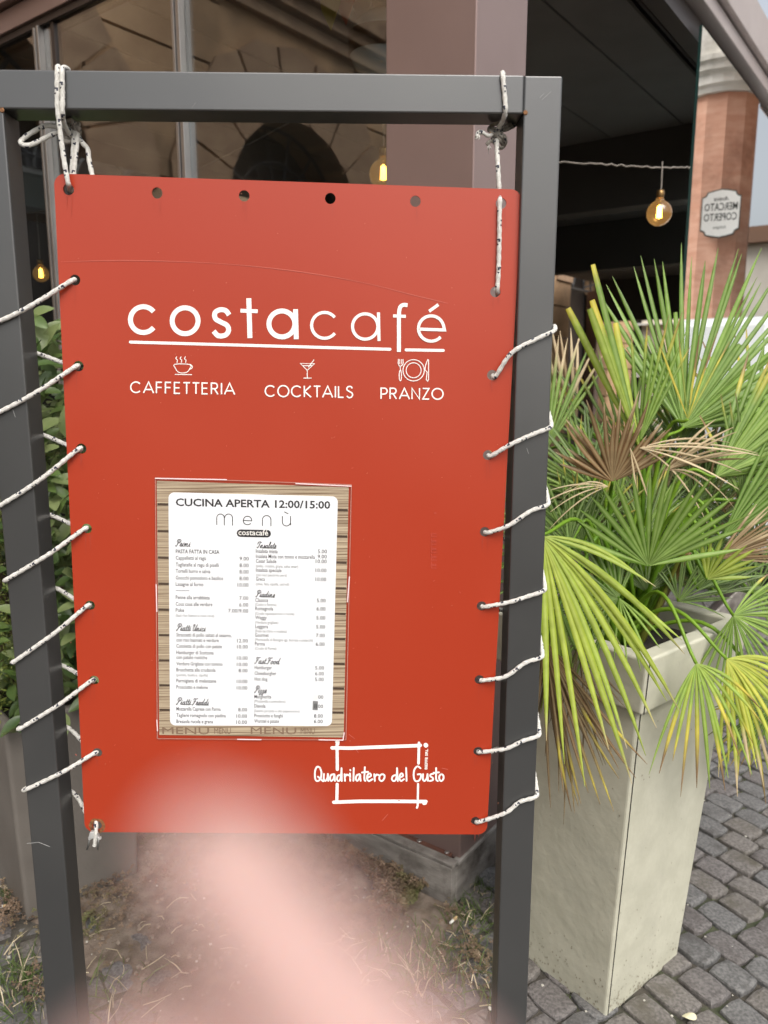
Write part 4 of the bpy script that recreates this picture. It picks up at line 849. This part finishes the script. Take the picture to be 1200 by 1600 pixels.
edge_line(pc0 + lean * .87 - diag * (PS1 * .985 / math.sqrt(2)) + u_ * .009 + Z * (TOP - .124) + V((0, -.0015, 0)), pc0 + lean - diag * (PS1 * 1.025 / math.sqrt(2)) + u_ * .009 + Z * (TOP - .004) + V((0, -.0015, 0)))
mb = MB(); vv = V((-u_.y, u_.x, 0)); s1_ = PS1 * .9
for k in range(300):
    z = .01 + min(.75, abs(rnd.gauss(0, .06)) if k % 5 else rnd.uniform(0, .75)); t_ = z / (TOP - .127); hs = PS0 / 2 + (s1_ - PS0) / 2 * t_; f = rnd.uniform(-.92, .92) * hs; cc_ = pc0 + lean * .87 * t_ + Z * z; q = rnd.uniform(.0006, .0022) * (1.6 if z < .05 else 1)
    P, d_, n_ = (cc_ - vv * hs + u_ * f, u_, -vv) if k % 2 else (cc_ - u_ * hs + vv * f, vv, -u_)
    mb.add([P + n_ * .0008 + d_ * (q * math.cos(a)) + Z * (q * 1.3 * math.sin(a)) for a in (0, 1, 2, 3, 4.2, 5.2)], [(0, 1, 2, 3, 4, 5)])
tag(mb.build('soil_splashes', mat('splash_soil', (.29, .265, .2), .95), planter), kind='stuff')
mb = MB(); v_ = V((-u_.y, u_.x, 0)); s_ = PS1 * .46; mb.add([pc0 + lean + u_ * (a * s_) + v_ * (b * s_) + Z * (TOP - .06) for a, b in ((-1, -1), (1, -1), (1, 1), (-1, 1))], [(0, 1, 2, 3)]); mb.build('soil', M_soil, planter)

M_lp = mat('taupe_planter', (.135, .12, .105), .5, (.165, .148, .13), 6, bump=.3, bscale=120)
lB = G(38, 1453); e1 = V((math.sin(R(48.5)), math.cos(R(48.5)), 0)); e2 = V((-e1.y, e1.x, 0)); lw, ll = .345, 1.0
lp_ = empty('planter', lB + (e1 * lw + e2 * ll) / 2, 'long grey-brown planter with leafy hedge, behind the left frame post', 'planter')
mb = MB(); r_ = .03
def rr4(w0, l0, ins, z): return [lB + e1 * x + e2 * y + Z * z for x, y in ((ins, ins), (w0 - ins, ins), (w0 - ins, l0 - ins), (ins, l0 - ins))]
mb.add(rr4(lw, ll, 0.012, .005) + rr4(lw, ll, -.006, .6) + rr4(lw, ll, .024, .6) + rr4(lw, ll, .028, .54), [(3, 2, 1, 0), (12, 13, 14, 15)] + [(k * 4 + i, k * 4 + (i + 1) % 4, k * 4 + 4 + (i + 1) % 4, k * 4 + 4 + i) for k in range(3) for i in range(4)])
mb.build('pot_body', M_lp, lp_, bevel=.012, segs=4, smooth=False)
mb = MB(); mb.add(rr4(lw, ll, .027, .565), [(0, 1, 2, 3)]); mb.build('soil', M_soil, lp_)

# ================================================================== HEDGE IN THE LEFT PLANTER
M_hl = [mat('hedge_leaf_a', (.075, .125, .03), .38, (.11, .165, .045), 25, trans=.2), mat('hedge_leaf_b', (.045, .085, .022), .4, (.07, .115, .03), 25, trans=.2), mat('hedge_leaf_c', (.15, .2, .07), .4, (.2, .24, .1), 25, trans=.25)]
def leaf_mesh(seed, m, L_=.055):
    r = random.Random(seed); n = 6; vs = []; fs = []; W_ = L_ * r.uniform(.42, .52)
    for i in range(n + 1):
        t = i / n; wd = W_ / 2 * math.sin(math.pi * min(1, t * .93 + .05)) ** .75; x = t * L_; z = -.25 * L_ * t * t; vs += [(x, -wd, z + wd * .35), (x, 0, z), (x, wd, z + wd * .35)]
    for i in range(n):
        for k in (0, 1): a = i * 3 + k; fs.append((a, a + 1, a + 4, a + 3))
    me = bpy.data.meshes.new('leaf'); me.from_pydata(vs, [], fs); me.materials.append(m); me.polygons.foreach_set('use_smooth', [True] * len(me.polygons)); return me, vs, fs
LM = [leaf_mesh(s, M_hl[s % 3], .05 + .012 * (s % 3)) for s in range(9)]
hed = empty('hedge_shrub', lB + e1 * .17 + e2 * .4 + Z * .57, 'broad-leaved green shrub in the long planter, between post and red sign', 'shrub')
def leaf_M(P, towards, sc_=1):
    d = (towards + V((rnd.gauss(0, .45), rnd.gauss(0, .45), rnd.gauss(0, .4)))).normalized(); up_ = V((rnd.gauss(0, .35), -.6 + rnd.gauss(0, .3), .8)).normalized(); y = up_.cross(d).normalized(); z = d.cross(y)
    M3 = Matrix((d, y, z)).transposed().to_4x4(); return Matrix.Translation(P) @ M3 @ Matrix.Scale(sc_, 4)
cand = []
for k in range(2600):
    a = rnd.uniform(-.06, lw + .08); b = rnd.uniform(-.09, ll); z = rnd.uniform(.58, 1.64); taper = 1 - max(0, z - 1.45) * 2
    P = lB + e1 * a + e2 * b * taper + Z * z
    if b > .55 and z > 1.2: continue
    cand.append(P)
rest = MB(); cnt = 0
near_ = lambda P: 40 < px(P)[0] < 150 and 480 < px(P)[1] < 1110
vis = sorted([P for P in cand if near_(P)], key=lambda P: P.y)
extra = [AT(rnd.uniform(55, 150), rnd.uniform(500, 1085), rnd.uniform(1.85, 2.12)) for _ in range(150)]
for P in extra + vis[:140]:
    me, vs, fs = LM[rnd.randrange(9)]; tow = V((rnd.uniform(-1, 1), -.5, rnd.uniform(-.5, .7))); M4 = leaf_M(P, tow, rnd.uniform(.8, 1.15))
    o = bpy.data.objects.new('leaf', me); COL.objects.link(o); o.parent = hed; o.matrix_parent_inverse = Matrix.Translation(hed.location).inverted(); o.matrix_basis = M4
used = set(map(tuple, vis[:140]))
for P in cand:
    if tuple(P) in used: continue
    s_ = rnd.randrange(9); me, vs, fs = LM[s_]; M4 = leaf_M(P, V((rnd.uniform(-1, 1), -.5, rnd.uniform(-.5, .7))), rnd.uniform(.75, 1.1)); rest.add([M4 @ V(v) for v in vs], fs, s_ % 3)
tag(rest.build('inner_foliage', M_hl, hed, smooth=True), kind='stuff')
M_twig = mat('twig', (.09, .06, .035), .8, (.15, .11, .07), 40)
mb = MB()
for k in range(16):
    p = lB + e1 * rnd.uniform(.06, lw - .05) + e2 * rnd.uniform(.08, ll - .1) + Z * .56; q = p + V((rnd.uniform(-.1, .1), rnd.uniform(-.1, .1), rnd.uniform(.6, .95))); tube(mb, spline([p, p.lerp(q, .5) + V((rnd.uniform(-.03, .03), 0, 0)), q], 5), .006, 5, rf=lambda t: 1.2 - .8 * t)
tag(mb.build('stems', M_twig, hed), kind='stuff')
# low small-leaved plant at the planter's near edge
M_sm = mat('small_leaf', (.17, .22, .045), .5, (.26, .3, .07), 60, trans=.3); sml = MB()
for k in range(5200):
    P = AT(rnd.uniform(-60, 46), rnd.uniform(770, 1132), rnd.uniform(1.86, 2.12)); q = (P - lB); a, b = q.dot(e1), q.dot(e2)
    if P.z < .57: P.z = .57 + rnd.random() * .05
    if mnoise.noise(P * 9) < -.12: continue
    d = V((rnd.gauss(0, 1), rnd.gauss(0, 1) - .4, rnd.gauss(0, .8) + .5)).normalized(); s = d.cross(V((rnd.gauss(0, 1), rnd.gauss(0, 1), 1))).normalized(); L_ = rnd.uniform(.008, .018)
    sml.add([P, P + d * L_ * .5 + s * L_ * .2, P + d * L_, P + d * L_ * .5 - s * L_ * .2], [(0, 1, 2, 3)])
sh2 = empty('small_leaved_shrub', lB + e2 * .25 + Z * .57, 'yellow-green small-leaved shrub left of the frame post', 'shrub'); tag(sml.build('foliage', M_sm, sh2), kind='stuff')

# ================================================================== FAN PALM
M_fr = mat('palm_leaf', (1, 1, 1), .36, attr='Col', scale=45, trans=.22, spec=.3)
palm = empty('fan_palm', pc0 + lean + Z * (TOP - .06), 'bushy fan palm, green and dry brown fans, in the tall beige planter', 'palm')
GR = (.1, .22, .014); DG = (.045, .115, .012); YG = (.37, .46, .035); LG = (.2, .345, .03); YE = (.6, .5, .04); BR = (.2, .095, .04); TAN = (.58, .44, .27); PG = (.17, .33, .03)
def mixc(a, b, t): return tuple(a[i] * (1 - t) + b[i] * t for i in range(3))
pot = pc0 + lean + Z * (TOP - .05)
def frond(hx, hy, Y, a0, a1, R_, n, tilt=0, droop=.1, c0=GR, c1=GR, tip=None, tipn=.12, wd=.0115, seed=0, jag=.12, cut=0, pet=True, bend=0, kink=0, name='frond', cup=.25):
    r = random.Random(seed * 77 + 5); hub = AT(hx, hy, Y); mb = MB(); sxy = R_
    for i in range(n):
        a = R(a0 + (a1 - a0) * (i + .5 + r.uniform(-.25, .25)) / n); f = (i + .5) / n * 2 - 1
        L_ = R_ * (1 - .16 * f * f) * r.uniform(1 - jag, 1.04)
        d = (V((math.cos(a), tilt + cup * f * f + r.uniform(-.06, .06), math.sin(a)))).normalized()
        s = d.cross(V((0, -1, .15))).normalized(); nrm = s.cross(d).normalized(); if_ = 8; fold = r.uniform(.2, .6); col_t = r.random()
        cc = mixc(c0, c1, col_t); tp = tip if (tip and r.random() < .75) else None; tl = tipn * r.uniform(.4, 1.6); dr = droop * r.uniform(.7, 1.4) + (kink if r.random() < .3 else 0)
        tw = r.uniform(-.5, .5); hasCut = r.random() < cut; cutL = r.uniform(.55, .8) if hasCut else 1; side = r.uniform(-1, 1) * bend
        vs = []; cs = []; fs = []
        for k in range(if_ + 1):
            t = k / if_ * cutL; p = hub + d * (L_ * t) + V((0, 0, -1)) * (dr * L_ * t * t * 1.0) + s * (side * L_ * t * t)
            w_ = wd * R_ / .35 * (.14 + .86 * min(1, t * 2.4)) * (1 - .25 * t) * (1 - max(0, (t / cutL if cutL == 1 else t * .7) - .62) ** 2.2 * 8.2) * .5 + .0004
            if hasCut and k == if_: w_ *= .8
            ang = tw * t; ss = s * math.cos(ang) + nrm * math.sin(ang); nn = nrm * math.cos(ang) - s * math.sin(ang)
            vs += [p - ss * w_ - nn * (w_ * fold), p, p + ss * w_ - nn * (w_ * fold)]
            q = 0
            if tp: q = min(1, max(0, (t - (cutL - tl)) / .05))
            if tp and tip == BR: q0 = min(1, max(0, (t - (cutL - tl * 2)) / .1)); c = mixc(mixc(cc, YE, q0), tp, q)
            else: c = mixc(cc, tp, q) if tp else cc
            cs += [mixc(c, (0, 0, 0), .12), mixc(c, (1, 1, .6), .16), mixc(c, (0, 0, 0), .3)]  # fold highlight painted in: lighter midrib, halves darkened unequally
        for k in range(if_):
            for j in (0, 1): a_ = k * 3 + j; fs.append((a_, a_ + 1, a_ + 4, a_ + 3))
        mb.add(vs, fs, 0, cs)
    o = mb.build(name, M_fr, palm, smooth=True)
    if pet:
        m2 = MB(); base = pot + V((r.uniform(-.06, .06), r.uniform(-.05, .05), -.02)); mid = base.lerp(hub, .55) + V((0, 0, .10 + .1 * r.random())); P = spline([base, mid, hub], 8)
        tube(m2, P, .0048, 6, rf=lambda t: 1.3 - .6 * t, col=mixc(GR, LG, r.random())); pe = m2.build('petiole', M_fr, o, smooth=True)
        pe.matrix_parent_inverse = Matrix()
    return o
# back layer first
fr = [
 (855, 700, 2.02, 50, 112, .34, 12, .2, .02, GR, LG, TAN, .3), (900, 690, 2.1, 84, 122, .34, 7, .2, .0, TAN, BR, TAN, .3), (980, 720, 2.05, 20, 160, .33, 22, .15, .02, DG, GR, BR, .1),
 (1180, 720, 2.05, 30, 130, .4, 18, .1, .05, GR, LG, BR, .12), (1220, 800, 1.95, 60, 200, .36, 20, .1, .02, DG, GR, None, .1), (900, 800, 1.98, 10, 190, .3, 22, .1, .05, DG, GR, BR, .1),
 (1090, 780, 1.95, 0, 180, .34, 26, .1, .05, DG, GR, BR, .08), (880, 880, 1.85, 30, 210, .25, 20, 0, .1, DG, GR, None, .1), (1080, 870, 1.9, -20, 200, .3, 26, 0, .05, DG, GR, None, .1), (1180, 930, 1.8, -60, 170, .26, 22, 0, .1, DG, GR, BR, .1),
 # named fans of the front, as the photograph shows them
 (1068, 668, 1.84, 0, 128, .435, 40, .12, .0, GR, PG, None, .1), (1000, 700, 1.78, 101, 121, .6, 5, -.1, .0, YG, GR, YE, .1), (1000, 690, 1.8, 62, 100, .3, 7, -.1, .0, GR, LG, BR, .15),
 (1118, 745, 1.72, 2, 74, .39, 24, -.02, .02, GR, LG, BR, .16), (1128, 842, 1.7, 22, 70, .35, 12, -.1, .02, GR, GR, BR, .05),
]
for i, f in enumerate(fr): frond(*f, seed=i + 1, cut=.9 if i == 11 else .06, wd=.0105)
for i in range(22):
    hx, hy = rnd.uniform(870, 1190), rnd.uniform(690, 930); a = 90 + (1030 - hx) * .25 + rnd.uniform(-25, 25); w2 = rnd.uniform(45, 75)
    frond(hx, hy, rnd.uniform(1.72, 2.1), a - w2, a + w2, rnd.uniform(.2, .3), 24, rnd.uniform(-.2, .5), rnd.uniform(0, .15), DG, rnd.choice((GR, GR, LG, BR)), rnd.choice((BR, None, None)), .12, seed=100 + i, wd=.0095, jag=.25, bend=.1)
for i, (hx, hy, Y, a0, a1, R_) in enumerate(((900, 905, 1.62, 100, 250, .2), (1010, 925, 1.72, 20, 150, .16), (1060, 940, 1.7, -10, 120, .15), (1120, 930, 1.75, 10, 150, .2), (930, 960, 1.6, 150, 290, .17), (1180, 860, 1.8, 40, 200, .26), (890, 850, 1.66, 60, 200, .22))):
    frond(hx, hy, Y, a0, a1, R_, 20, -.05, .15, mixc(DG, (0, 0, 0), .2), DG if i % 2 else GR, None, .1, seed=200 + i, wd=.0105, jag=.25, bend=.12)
for i, (hx, hy) in enumerate(((858, 1010), (905, 1000))):
    frond(hx, hy, 1.43 + .04 * i, -100, -58, .36 - .08 * i, 11, .02, .03, (.14, .075, .035), (.1, .05, .025), None, seed=220 + i, wd=.0045, jag=.4, bend=.2, pet=False)
frond(957, 752, 1.62, 22, 165, .175, 26, -.25, -.1, (.15, .065, .025), (.25, .125, .055), TAN, .1, seed=31, wd=.021, jag=.45, bend=.12)
frond(1040, 735, 1.60, 5, 60, .20, 10, -.25, .16, BR, TAN, TAN, .5, seed=32, wd=.009, jag=.35, pet=False, kink=.6)
frond(1000, 700, 1.6, -20, 24, .24, 6, -.2, .2, TAN, TAN, TAN, .5, seed=33, wd=.006, jag=.4, pet=False, kink=.5)
frond(950, 760, 1.58, 140, 200, .17, 6, -.2, .35, TAN, TAN, TAN, .5, seed=35, wd=.005, jag=.4, pet=False, kink=.5)
frond(985, 700, 1.6, -86, -60, .11, 2, -.1, .1, TAN, TAN, TAN, .5, seed=36, wd=.012, pet=False)
frond(1075, 655, 1.66, 60, 118, .2, 5, -.1, .0, YE, GR, BR, .3, seed=37, wd=.008)
frond(1013, 884, 1.5, 12, 168, .235, 19, -.3, .03, GR, mixc(GR, LG, .5), None, seed=40, wd=.0185)
frond(1105, 905, 1.52, 2, 112, .11, 9, -.3, .03, mixc(GR, YG, .5), YG, None, seed=41, wd=.03)
frond(1122, 872, 1.6, -5, 60, .17, 15, -.2, .02, BR, mixc(BR, TAN, .4), TAN, .3, seed=42, wd=.012)
frond(966, 935, 1.52, 60, 260, .2, 24, -.1, .05, DG, GR, None, seed=43, wd=.013)
frond(968, 935, 1.48, 262, 330, .13, 6, -.2, .2, GR, LG, None, seed=44, wd=.014, pet=False)
frond(846, 836, 1.38, -93, -22, .35, 13, -.06, .36, YG, mixc(YG, LG, .6), TAN, seed=45, wd=.0135, bend=.12, tipn=.06, cup=-.1)
frond(846, 838, 1.40, -60, 4, .24, 6, -.06, .35, mixc(YG, GR, .6), YG, TAN, seed=46, wd=.013, tipn=.05, pet=False)
frond(850, 1000, 1.40, -97, -48, .39, 20, .03, .05, BR, mixc(BR, (.08, .05, .03), .5), BR, seed=47, wd=.006, jag=.35, bend=.12)
frond(870, 940, 1.48, -100, -60, .24, 9, .0, .1, GR, YG, TAN, seed=48, wd=.011, jag=.25, bend=.1, pet=False)
frond(1088, 1037, 1.47, -130, -8, .175, 13, -.15, .55, YG, LG, BR, seed=49, wd=.017, tipn=.2, cup=0)
frond(1136, 1030, 1.5, -95, 22, .2, 18, -.1, .5, YG, mixc(YG, YE, .5), TAN, seed=50, wd=.017, tipn=.22, cup=0)
frond(1146, 962, 1.6, -120, 60, .19, 24, -.05, .2, GR, LG, BR, seed=51, wd=.013)
frond(1215, 1100, 1.55, 150, 260, .16, 10, .0, .3, DG, GR, BR, seed=52, wd=.014)
frond(1160, 1060, 1.62, -90, -30, .24, 10, .05, .3, GR, YG, BR, seed=53, wd=.013, pet=False)
mb = MB()
for k in range(16):
    a = rnd.uniform(0, 6.28); p = pot + V((math.cos(a) * .05, math.sin(a) * .05, -.02)); tube(mb, spline([p, p + V((math.cos(a) * .04, math.sin(a) * .04, .1)), p + V((math.cos(a) * .1, math.sin(a) * .1, rnd.uniform(.16, .3)))], 5), .009, 6, rf=lambda t: 1.2 - .8 * t, col=mixc(BR, GR, rnd.random()))
tag(mb.build('trunk', M_fr, palm, smooth=True), kind='stuff')

# ================================================================== WEEDS, GRASS, LITTER
def gp(s, d): return C0 - uR * d + uL * s      # s along the front plinth, d out from it
M_cl = mat('clover_leaf', (.12, .08, .05), .7, (.24, .165, .11), 18, trans=.15, col3=(.1, .12, .03), scale3=7)
mb = MB()
def clover(P, sz_):
    P = V(P); z = P.z + rnd.uniform(.006, .035); c = V((P.x + rnd.uniform(-.004, .004), P.y, z)); t0 = rnd.uniform(0, 6.28); tl = V((rnd.gauss(0, .25), rnd.gauss(0, .25) - .15, 1)).normalized(); x = tl.orthogonal().normalized(); y = tl.cross(x)
    for k in range(3):
        t = t0 + 2.094 * k; d = x * math.cos(t) + y * math.sin(t); s = tl.cross(d)
        mb.add([c, c + d * sz_ * .55 + s * sz_ * .42 + tl * .001, c + d * sz_ * .98 + s * sz_ * .3, c + d * sz_ * .85, c + d * sz_ * .98 - s * sz_ * .3, c + d * sz_ * .55 - s * sz_ * .42 + tl * .001], [(0, 1, 2, 3), (0, 3, 4, 5)])
for k in range(12000):
    s, d = rnd.uniform(.08, 1.6), abs(rnd.gauss(0, .2)); 
    if d > .5: continue
    P = gp(s, d + .005); P.z = .012 + .03 * max(0, 1 - d / .2) * rnd.random()
    if mnoise.noise(P * 6) + (.25 - d) * 1.2 < -.05: continue
    clover(P, rnd.uniform(.007, .0125))
for (x, y, n, r_) in ((18, 1430, 260, .09), (145, 1450, 200, .12), (740, 1510, 130, .07), (60, 1560, 60, .06), (700, 1440, 30, .03), (165, 1400, 160, .09)):
    c = G(x, y)
    for k in range(n): clover(c + V((rnd.gauss(0, r_ * .6), rnd.gauss(0, r_ * .6), .016)), rnd.uniform(.005, .009))
tag(mb.build('clover', M_cl), kind='stuff')
M_gs = mat('grass_green', (.075, .12, .03), .6, (.13, .18, .05), 30, trans=.25); M_st = mat('straw', (.42, .34, .22), .8, (.55, .47, .33), 30)
mb = MB(); ms = MB()
def blade(mb, P, L_, lean_, w_=.0016):
    d = V((rnd.gauss(0, lean_), rnd.gauss(0, lean_), 1)).normalized(); s = d.cross(V((rnd.gauss(0, 1), rnd.gauss(0, 1), .1))).normalized(); g = V((d.x, d.y, 0)) * .6 - Z * .25
    p1 = P + d * L_ * .5; p2 = P + d * L_ + g * L_ * .5
    mb.add([P - s * w_, P + s * w_, p1 + s * w_ * .8, p1 - s * w_ * .8, p2], [(0, 1, 2, 3), (3, 2, 4)])
for (x, y, n, r_, L_) in ((745, 1445, 260, .045, .06), (700, 1500, 200, .06, .06), (650, 1530, 240, .08, .09), (715, 1540, 160, .06, .08), (30, 1540, 160, .04, .07), (45, 1580, 120, .04, .07), (590, 1480, 120, .08, .07), (10, 1495, 60, .05, .06), (88, 1412, 40, .02, .03), (755, 1400, 120, .03, .04), (180, 1560, 80, .1, .07), (500, 1590, 100, .1, .06)):
    c = G(x, y)
    for k in range(n):
        if rnd.random() < .5: blade(mb if rnd.random() < .82 else ms, c + V((rnd.gauss(0, r_), rnd.gauss(0, r_ * .7), .006)), L_ * rnd.uniform(.5, 1.3), .6)
for k in range(900):      # tufts and moss growing in the joints
    st = rnd.choice(near); 
    if mnoise.noise(st[0] * 2.1) < .02: continue
    P = st[0] + rown * (PW / 2) * rnd.choice((-1, 1)) + rowd * rnd.uniform(-.06, .06) + V((rnd.gauss(0, .004), rnd.gauss(0, .004), .004))
    for q in range(6): blade(mb, P + V((rnd.gauss(0, .005), rnd.gauss(0, .005), 0)), rnd.uniform(.006, .014), .9, .0012)
tag(mb.build('grass', M_gs), kind='stuff')
for k in range(110):
    P = G(rnd.uniform(-20, 830), rnd.uniform(1380, 1640), .015 + rnd.random() * .02); a = rnd.uniform(0, 6.28); L_ = rnd.uniform(.015, .07); d = V((math.cos(a), math.sin(a), rnd.uniform(-.1, .15))); tube(ms, [P, P + d * L_ * .5 + V((0, 0, .004)), P + d * L_ + V((d.y, -d.x, 0)) * L_ * rnd.uniform(-.3, .3)], rnd.uniform(.0006, .0013), 4)
tag(ms.build('dry_straw', M_st), kind='stuff')
def butt(x, y, ang, label):
    P = G(x, y, .026); d = V((math.cos(ang), math.sin(ang), 0)); e = empty('cigarette_butt', P, label, 'cigarette')
    m = MB(); lathe(m, P, [(.004, 0), (.004, .017)], 10, ax=d, ex=Z); m.build('filter', mat('cig_filter', (.55, .38, .2), .8), e); m = MB(); lathe(m, P - d * .014, [(.0036, 0), (.004, .0138)], 10, ax=d, ex=Z); m.build('paper', mat('cig_paper', (.8, .78, .72), .8), e)
butt(708, 1438, R(50), 'cigarette end lying below the plinth corner'); butt(5, 1416, R(12), 'cigarette end beside the long planter, at the picture edge')
P = G(1077, 1588, .026); m = MB(); m.add([P + V((math.cos(t) * .017, math.sin(t) * .010, .003 * math.sin(2 * t))) for t in [2 * math.pi * k / 14 for k in range(14)]] + [P + Z * .004], [(k, (k + 1) % 14, 14) for k in range(14)])
tag(m.build('fallen_leaf', mat('pale_leaf', (.6, .56, .38), .7), smooth=True), 'small pale oval leaf lying on the cobbles by the planter', 'leaf')
m = MB()
for k in range(150):
    P = G(rnd.uniform(-20, 1220), rnd.uniform(1250, 1620), .016); q = rnd.uniform(.0012, .0035); m.box(P, V((q, q * .3, 0)), V((-q * .3, q * .8, 0)), Z * q * .5)
for k in range(900):
    P = C0 - uR * rnd.uniform(.02, .7) + uL * rnd.uniform(-.05, 1.7) + Z * .014; q = rnd.uniform(.0012, .0055); a = rnd.uniform(0, 3); m.box(P, V((q * math.cos(a), q * math.sin(a), 0)), V((-q * .7 * math.sin(a), q * .7 * math.cos(a), 0)), Z * q * .6, 1)
tag(m.build('grit', [mat('grit_pale', (.5, .48, .42), .9), mat('grit_brown', (.2, .155, .12), .9, (.32, .26, .21), 60)]), kind='stuff')

# ================================================================== FINGERTIP CLOSE TO THE LENS
def cs(x, y, d): return O + (cF + cX * ((x - 600) / F) - cU * ((y - 800) / F)) * d      # place at picture pixel, d metres ahead
def skin_mesh(name, nodes, edges, m, parent, sub=2):
    me = bpy.data.meshes.new(name); me.from_pydata([n[0] for n in nodes], edges, []); o = bpy.data.objects.new(name, me); COL.objects.link(o)
    sk = o.modifiers.new('s', 'SKIN')
    for i, n in enumerate(nodes): me.skin_vertices[0].data[i].radius = (n[1], n[1])
    me.skin_vertices[0].data[0].use_root = True
    sb = o.modifiers.new('d', 'SUBSURF'); sb.levels = sub; sb.render_levels = sub
    dg = bpy.context.evaluated_depsgraph_get(); m2 = bpy.data.meshes.new_from_object(o.evaluated_get(dg)); o.modifiers.clear(); o.data = m2; m2.materials.clear(); m2.materials.append(m); m2.polygons.foreach_set('use_smooth', [True] * len(m2.polygons))
    if parent: o.parent = parent; o.matrix_parent_inverse = Matrix.Translation(parent.location).inverted()
    return o
M_skin = mat('skin', (.45, .29, .265), .6, (.49, .325, .295), 60, bump=.2, bscale=900, sss=.3)
tipP = cs(275, 1262, .029)
dirI = (cs(560, 1640, .031) - tipP).normalized()
k1 = tipP + dirI * .024; k2 = k1 + (dirI + cX * .1 - cF * .15).normalized() * .024; kn = k2 + (-cU * .8 + cX * .4 - cF * .35).normalized() * .042     # knuckle of the pointing finger
per_ = empty('person', kn, 'hand reaching up in front of the lens, pale pink fingertip over the lower sign', 'person')
palmc = kn + (-cU * .7 + cX * .25 - cF * .5).normalized() * .04; wr = palmc + (-cU * .6 + cX * .2 - cF * .7).normalized() * .055; arm = wr + V((.12, -.20, -.22))
nodes = [(palmc, .023), (kn, .0105), (k2, .0066), (k1, .005), (tipP + dirI * .0105, .0036), (tipP, .0016), (wr, .024), (arm, .036)]
edges = [(0, 1), (1, 2), (2, 3), (3, 4), (4, 5), (0, 6), (6, 7)]
# the next finger, half bent, its tip showing warm at the lower edge
t2 = cs(200, 1600, .031); a1 = t2 + (cs(330, 2050, .033) - t2).normalized() * .018; a2 = a1 + (-cU * .7 + cX * .5 - cF * .2).normalized() * .022; a3 = kn + (-cX * .018 - cU * .008)
def chain(pts, rs):
    i0 = len(nodes); nodes.extend(zip(pts, rs)); edges.append((0, i0)); edges.extend((i0 + j, i0 + j + 1) for j in range(len(pts) - 1))
chain([a3, a2, a1, t2], [.0105, .0088, .0078, .0056])
for j, (sx, ln) in enumerate(((.018, .85), (.036, .7))):
    b = kn + cX * sx - cU * (.006 + .004 * j); chain([b, b + (cU * .35 - cF * .05 + cX * .1) * .03 * ln - cF * .012, b + cX * .004 - cF * .034 * ln, b - cU * .018 - cF * .036 * ln, b - cU * .03 - cF * .02], [.0105, .0088, .008, .0072, .005])
th0 = palmc - cX * .03 - cU * .004; chain([palmc - cX * .022 - cU * .012, palmc - cX * .045 + cU * .006 - cF * .01, palmc - cX * .052 + cU * .034 - cF * .014, palmc - cX * .048 + cU * .05 - cF * .016], [.014, .0105, .009, .006])
skin_mesh('hand', nodes, edges, M_skin, per_)
m = MB(); c = tipP + dirI * .006; bk_ = (cF * 1).normalized(); sd_ = dirI.cross(bk_).normalized()
m.add([c + dirI * (q * .0036) + sd_ * (p * .0023) + bk_ * (.0036 + .0004 * q - .0012 * p * p) for q in (-1, -.5, 0, .6, 1.1) for p in (-1, -.5, 0, .5, 1)], [(i * 5 + j, i * 5 + j + 1, i * 5 + j + 6, i * 5 + j + 5) for i in range(4) for j in range(4)])
m.build('fingernail', mat('nail', (.85, .6, .55), .25), per_, smooth=True)
m = MB(); dA = (arm - wr); tube(m, [wr + dA * .42, wr + dA * .44, wr + dA * .75, wr + dA * 1.15], .043, 18, rf=lambda t: 1 + .15 * t + .03 * math.sin(t * 20)); m.build('sleeve', mat('sleeve_navy', (.03, .035, .06), .9, (.05, .055, .09), 60, bump=.5, bscale=300), per_, smooth=True)
